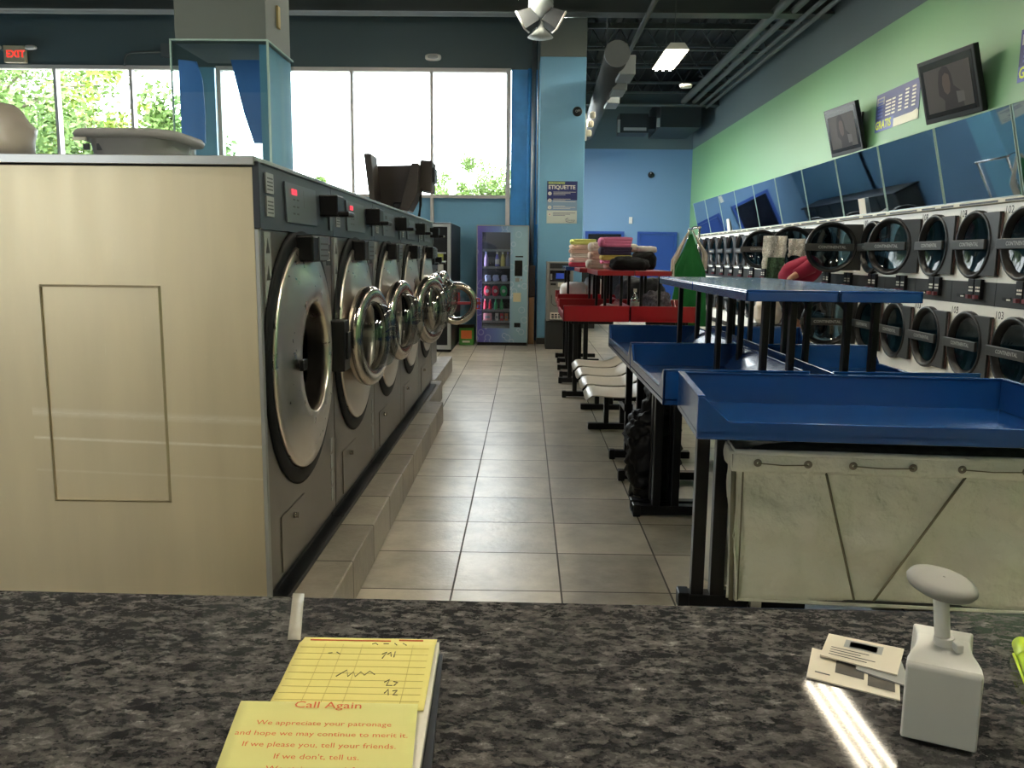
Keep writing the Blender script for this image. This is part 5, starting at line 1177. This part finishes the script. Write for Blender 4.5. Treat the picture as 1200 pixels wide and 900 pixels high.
obj('face', fc, sk_m, t); obj('ear', MB().blob(hd+Vector((.01, -.096, -.02)), (.018, .012, .03), 1.).blob(hd+Vector((.01, .096, -.02)), (.018, .012, .03), 1.), sk_m, t)
obj('eyes', MB().blob(hd+Vector((.114, -.028, -.035)), (.006, .012, .007), 1.).blob(hd+Vector((.114, .028, -.035)), (.006, .012, .007), 1.), M['black'], t)
obj('mouth', MB().blob(hd+Vector((.112, 0, -.088)), (.006, .02, .005), 1.), mat('lips', (140, 70, 66), .5), t)
for w_, h_ in (('rw', 'rh'), ('lw', 'lh')):
    a = Vector(J[w_]); b = Vector(J[h_]); d = (b-a).normalized(); s_ = d.cross(Vector((0, 0, 1))).normalized(); u_ = s_.cross(d); hm_ = MB()
    for k in range(4):
        o_ = b+s_*(k-1.5)*.019; L0 = (.07, .078, .074, .06)[k]
        hm_.tube([o_+d*.01, o_+d*(.01+L0*.4), o_+d*(.01+L0*.75)-u_*.012, o_+d*(.01+L0)-u_*.03], [.0095, .009, .0085, .006], 8)
    hm_.tube([b-d*.02+s_*.03, b+d*.015+s_*.05-u_*.01, b+d*.045+s_*.052-u_*.022], [.011, .010, .007], 8); obj('fingers', hm_, sk_m, t)
for a, b in (('ra', 'rt'), ('la', 'lt')):
    A_ = Vector(J[a]); B_ = Vector(J[b]); obj('shoe', MB().blob(((A_.x+B_.x)/2, (A_.y+B_.y)/2, .05), (.14, .05, .052), .8, flat=.0), M['black'], t)

# ============================================================ COUNTER + THINGS ON IT
ZK = 1.05
m = MB().hexa([(-1.4, -.2, ZK-.035), (1.5, -.2, ZK-.035), (1.5, .797, ZK-.035), (-1.4, .839, ZK-.035), (-1.4, -.2, ZK), (1.5, -.2, ZK), (1.5, .797, ZK), (-1.4, .839, ZK)])
t = thing('service_counter', (0, .5, 0), 'dark grey speckled granite counter across the foreground', 'counter')
obj('granite_top', m, M['granite'], t, bevel=.004, bseg=3)
obj('counter_base', MB().box(-1.35, 1.45, .2, .74, 0, ZK-.035), mat('counter_laminate', (120, 118, 112), .6), t)
# order pad
t = thing('order_pad', (-.13, .6, ZK), 'yellow order pad, its printed cover sheet folded over the front', 'notepad')
def Q(u, v, z):  # local plan position on plane z
    return (u, v, z)
# pad block (slightly rotated), corners measured
pa, pb, pc, pd = Vector((-.192, .702, ZK)), Vector((-.072, .702, ZK)), Vector((-.066, .50, ZK)), Vector((-.190, .50, ZK))
pad = MB().hexa([pd, pc, pb, pa, pd+Vector((0, 0, .010)), pc+Vector((0, 0, .010)), pb+Vector((0, 0, .010)), pa+Vector((0, 0, .010))])
obj('pad_block', pad, M['paper'], t)
obj('dark_edge', MB().hexa([pc+Vector((.001, 0, .0)), pc+Vector((.008, -.003, .0)), pb+Vector((.004, -.01, .0)), pb+Vector((.0005, -.01, .0)), pc+Vector((.001, 0, .004)), pc+Vector((.008, -.003, .004)), pb+Vector((.004, -.01, .004)), pb+Vector((.0005, -.01, .004))]), M['black'], t)
TS = lambda u, v: (-.192+.002*v+(.118)*u, .703-.118*v, ZK+.0115+.004*math.sin(PI*min(1, v*1.4))*(1-v)+.002*math.exp(-((v-.17)/.05)**2))
ts = obj('top_sheet', MB().grid(TS, 12, 24, th=.0006), M['yellow'], t)
w = MB(); R = Vector((1, 0, 0)); U = Vector((0, 1, 0))
def on(u, v, dz=.0012): p = TS(u, v); return Vector((p[0], p[1], p[2]+dz))
for k in range(9):
    v = .22+.085*k; w.tube([on(.02, v, .0009), on(.25, v, .0009), on(.5, v, .0009), on(.75, v, .0009), on(.96, v, .0009)], .00018, 4, 1)
for u in (.2, .33, .47, .84): w.tube([on(u, .18+.1*j, .0009) for j in range(9)], .0002, 4, 1)
w.tube([on(.06, .07, .001), on(.36, .07, .001), on(.66, .07, .001)], .0008, 4, 0).tube([on(.72, .05, .001), on(.9, .05, .001)], .0009, 4, 0)
obj('ruling', w, [M['ink'], mat('ruling_line', (196, 178, 96), .8)], ts)
hw_ = MB()
def scr(pts, s=1.): hw_.tube([on(a, b, .0008) for a, b in pts], .00045, 5)
scr([(.63, .30), (.66, .27), (.64, .36)]); scr([(.67, .30), (.69, .27), (.70, .33)]); scr([(.72, .26), (.72, .34)])
scr([(.36, .60), (.42, .52), (.44, .60), (.47, .54), (.49, .60), (.52, .54), (.55, .58), (.58, .53), (.62, .57)])
scr([(.70, .66), (.73, .63), (.72, .70), (.76, .70)]); scr([(.76, .65), (.79, .66), (.77, .70)]); scr([(.72, .80), (.74, .75), (.75, .82)]); scr([(.77, .77), (.80, .76), (.78, .82), (.81, .82)])
scr([(.54, .17), (.56, .14), (.58, .18)]); scr([(.62, .16), (.66, .16)]); scr([(.70, .14), (.72, .18)]); scr([(.76, .13), (.79, .18)]); scr([(.24, .30), (.27, .29)]); scr([(.30, .28), (.33, .31)])
obj('handwriting', hw_, M['pencil'], ts)
# folded cover: curls up and over towards the camera
def CV(u, v):
    x0 = -.211+.015*v; xw = .134-.006*v
    if v < .1: a = PI*.5*(v/.1); y = .584+.006*math.cos(a)-.0; z = ZK+.0105+.0055*math.sin(a)
    else: q = (v-.1)/.9; y = .584-.105*q; z = ZK+.016-.004*q*q
    return (x0+xw*u, y, z)
cv = obj('cover_sheet', MB().grid(CV, 14, 30, th=.0007), M['yellow2'], t)
lt = MB()
def ctext(s, v, size, bold=.0):
    p = CV(.5, v); q = CV(.5, v+.02); up = (Vector(p)-Vector(q)).normalized(); lt.text(s, Vector(p)+Vector((0, 0, .0012)), (1, 0, 0), up, size, 0, 'CENTER', .0004, bold)
ctext('Call Again', .165, .0125, .004); ctext('We appreciate your patronage', .36, .0078); ctext('and hope we may continue to merit it.', .47, .0078); ctext('If we please you, tell your friends.', .58, .0078); ctext("If we don't, tell us.", .69, .0078); ctext('We strive to satisfy.', .80, .0078)
obj('lettering', lt, M['ink'], cv)
tag(obj('tape_strip', MB().grid(lambda u, v: (-.237+.024*v+.012*u, .826-.105*v, ZK+.0006), 1, 4, th=.0004), M['tape'], pivot=(-.2, .8, ZK)), 'strip of clear tape on the granite behind the order pad', 'tape')
# white plunger dispenser
t = thing('plunger_dispenser', (.345, .6, ZK), 'white plastic dispenser with a round grey push knob on a stem', 'dispenser')
wp = mat('dispenser_white', (226, 226, 220), .3)
b0 = Vector((.304, .5685, ZK)); Rx = Matrix.Rotation(math.radians(-24.5), 3, 'Z')
def L3(x, y, z): return b0+Rx @ Vector((x, y, z))
st_ = [(0, .0500, .0585), (.003, .0498, .0610), (.010, .0485, .0622), (.018, .0445, .0632), (.026, .0395, .064), (.036, .0365, .065), (.046, .0362, .0658), (.053, .0385, .0672), (.058, .0425, .0685)]
mm = MB(); vs = []; n = len(st_)
for y, w, z in st_: bw_ = max(w, .047) if y < .02 else w+.004; vs += [L3(-bw_/2, y, .002), L3(bw_/2, y, .002), L3(w/2, y, z), L3(-w/2, y, z)]
fs = [(0, 1, 2, 3), ((n-1)*4+3, (n-1)*4+2, (n-1)*4+1, (n-1)*4)]
for i in range(n-1):
    for k in range(4): fs.append((i*4+k, (i+1)*4+k, (i+1)*4+(k+1) % 4, i*4+(k+1) % 4))
mm.add(vs, fs)
obj('dispenser_body', mm, wp, t, bevel=.0018, bseg=3)
top = L3(.0, .036, .064)
obj('collar', MB().cyl(top+Vector((0, 0, -.003)), top+Vector((0, 0, .007)), .0072, n=20).box(top.x+.003, top.x+.008, top.y-.014, top.y-.004, top.z-.003, top.z+.006), wp, t, bevel=.001)
kn = top+Vector((-.005, .002, .044))
obj('stem', MB().cyl(top+Vector((0, 0, -.005)), kn, .0055, n=20), wp, t)
obj('push_knob', MB().lathe([(.001, -.004), (.017, -.003), (.0235, .0005), (.025, .0035), (.0235, .0065), (.018, .0085), (.001, .0095)], kn, (.11, -.15, 1), 40), mat('knob_grey', (150, 150, 146), .6), t)
# business cards / brochures
card = mat('card_cream', (216, 208, 190), .6); dk = mat('card_photo', (60, 56, 50), .5, var=.5, vscale=60)
def flatcard(name, lbl, cs, z, th, base, prints):
    t = thing(name, (cs[0][0], cs[0][1], z), lbl, 'card', 'printed cards by the dispenser'); z0_ = z
    v = [Vector((c[0], c[1], z0_)) for c in cs]; obj('card_stock', MB().prism(v, (0, 0, th)), base, t)
    def at(u, w): a = v[0].lerp(v[1], u); b = v[3].lerp(v[2], u); return a.lerp(b, w)
    m = MB()
    for (u0, w0, u1, w1, mi) in prints: m.add([at(u0, w0)+Vector((0, 0, th+.0003)), at(u1, w0)+Vector((0, 0, th+.0003)), at(u1, w1)+Vector((0, 0, th+.0003)), at(u0, w1)+Vector((0, 0, th+.0003))], [(0, 1, 2, 3)], mi)
    obj('print', m, [dk, M['plate_light'], M['charcoal']], t)
from math import cos
lines = [(.08, .08+.1*k, .08+.5-.06*(k % 3), .11+.1*k, 2) for k in range(4)]
flatcard('printed_card', 'cream card with dark photo print, lowest by the dispenser', [(.242, .668), (.305, .632), (.325, .68), (.265, .722)], ZK+.0003, .0012, card, [(.30, .35, .62, .85, 0), (.66, .2, .95, .6, 0)]+[(.08, .2, .25, .24, 2)])
flatcard('printed_card', 'cream card with small picture, on top behind the dispenser', [(.265, .702), (.318, .668), (.345, .716), (.288, .745)], ZK+.0035, .0012, card, [(.25, .55, .75, .88, 1), (.32, .6, .68, .83, 0), (.1, .12, .6, .15, 2), (.1, .22, .7, .25, 2), (.1, .32, .5, .35, 2), (.1, .42, .6, .45, 2)])
flatcard('printed_card', 'grey printed card tucked against the dispenser side', [(.288, .680), (.322, .650), (.335, .70), (.30, .705)], ZK+.0018, .0012, M['plate_light'], [(.2, .3+.15*k, .8, .34+.15*k, 2) for k in range(4)])
# lime pen
t = thing('highlighter', (.47, .68, ZK), 'lime green marker at the right edge of the counter', 'marker')
lime2 = mat('lime_marker', (190, 220, 30), .35)
obj('barrel', MB().cyl((.447, .708, ZK+.0085), (.405, .60, ZK+.0085), .0075, n=20), lime2, t)
obj('cap', MB().lathe([(.001, 0), (.005, .001), (.0078, .005), (.0083, .03), (.0083, .035)], (.4535, .7247, ZK+.0085), (-.363, -.932, 0), 20), lime2, t)
obj('clip', MB().tube([(.4335, .701, ZK+.009), (.4185, .662, ZK+.009), (.413, .648, ZK+.009)], .0012, 6), lime2, t)

# ============================================================ TREES
def tree(x, y, h, cr, ml, lbl, seed):
    rnd = random.Random(seed); t = thing('tree', (x, y, -.05), lbl, 'tree', 'trees outside the storefront windows')
    tr = MB().tube([(x, y, -.05), (x+.1, y, h*.3), (x-.05, y, h*.6), (x+.1, y, h*.85)], [.16, .12, .08, .03], 8)
    for k in range(9):
        a = rnd.random()*6.28; z = h*(.35+.05*k); tr.tube([(x, y, z), (x+math.cos(a)*cr*.5, y+math.sin(a)*cr*.5, z+cr*.3), (x+math.cos(a)*cr*.85, y+math.sin(a)*cr*.85, z+cr*.35)], [.06, .035, .012], 6)
    obj('trunk', tr, M['bark'], t)
    lf = MB(); cl_ = [(Vector((x+rnd.gauss(0, cr*.45), y+rnd.gauss(0, cr*.45), h*.62+rnd.gauss(0, h*.18))), cr*rnd.uniform(.2, .38)) for _ in range(46)]
    for c, r in cl_:
        for _ in range(230):
            d = Vector((rnd.gauss(0, 1), rnd.gauss(0, 1), rnd.gauss(0, 1))).normalized()*r*rnd.random()**.4; p = c+d
            a = Vector((rnd.gauss(0, 1), rnd.gauss(0, 1), rnd.gauss(0, .6))).normalized(); b = a.cross(Vector((rnd.gauss(0, 1), rnd.gauss(0, 1), rnd.gauss(0, 1)))).normalized(); s = rnd.uniform(.07, .12)
            lf.add([p-a*s, p+b*s*.5, p+a*s, p-b*s*.5], [(0, 1, 2, 3)])
    obj('foliage', lf, ml, t)
tree(-12.6, 21, 6.3, 2.5, M['leaf'], 'large loose tree seen in the leftmost window', 1)
tree(-11.0, 23, 5.6, 2.0, M['leaf2'], 'yellow-green tree in the second window from left', 2)
tree(-9.2, 22, 4.8, 1.6, M['leaf'], 'tree in the window beside the clear screen', 3)
tree(-16.5, 27, 8.2, 3.0, M['leaf'], 'farther tree at the left edge of the windows', 5)
tree(-3.8, 44, 5.3, 1.8, M['leaf'], 'low distant tree seen left in the right-hand window', 6)
tree(-1.2, 45, 5.9, 1.9, M['leaf'], 'low distant tree at the right of the right-hand window', 7)
tree(-7.9, 34, 3.6, 1.0, M['leaf'], 'distant tree top just above the second large washer', 8)

# ============================================================ LIGHT
wd_ = bpy.data.worlds.new('world'); bpy.context.scene.world = wd_; wd_.use_nodes = True
bg = wd_.node_tree.nodes['Background']; bg.inputs[0].default_value = (.93, .98, 1.0, 1); bg.inputs[1].default_value = 8.0
def portal(loc, rot, sx, sy):
    l = bpy.data.lights.new('window_portal', 'AREA'); l.shape = 'RECTANGLE'; l.size = sx; l.size_y = sy; l.cycles.is_portal = True
    o = bpy.data.objects.new('window_portal', l); C.objects.link(o); o.location = loc; o.rotation_euler = rot
portal((-2.65, YW+.3, 3.35), (-PI/2, 0, 0), 4.8, 2.0); portal((-7.7, YW+.3, 3.35), (-PI/2, 0, 0), 4.6, 2.0)
portal((-5.3, YB-.25, 2.2), (PI/2, 0, 0), 1.4, 1.4); portal((.65, 18.65, 3.45), (0, -PI/2, 0), 1.7, 7.3)

# ============================================================ CAMERA
f_, p_, y_, r_ = 984.2, .15135, -.01417, .0111
fw = Vector((math.sin(y_)*math.cos(p_), math.cos(y_)*math.cos(p_), -math.sin(p_))); rt = Vector((math.cos(y_), -math.sin(y_), 0)); up = rt.cross(fw)
rt2 = rt*math.cos(r_)+up*math.sin(r_); up2 = -rt*math.sin(r_)+up*math.cos(r_)
cam = bpy.data.cameras.new('camera'); co = bpy.data.objects.new('camera', cam); C.objects.link(co)
mw = Matrix((rt2, up2, -fw)).transposed().to_4x4(); mw.translation = Vector((0, 0, 1.4)); co.matrix_world = mw
cam.sensor_fit = 'HORIZONTAL'; cam.sensor_width = 36; cam.lens = 36*f_/1200; cam.clip_start = .05; cam.clip_end = 200
sc = bpy.context.scene; sc.camera = co
sc.view_settings.view_transform = 'Standard'; sc.view_settings.look = 'None'; sc.view_settings.gamma = 1; sc.view_settings.use_curve_mapping = False
sc.view_settings.exposure = 1.0
sc.cycles.max_bounces = 8; sc.cycles.use_denoising = True
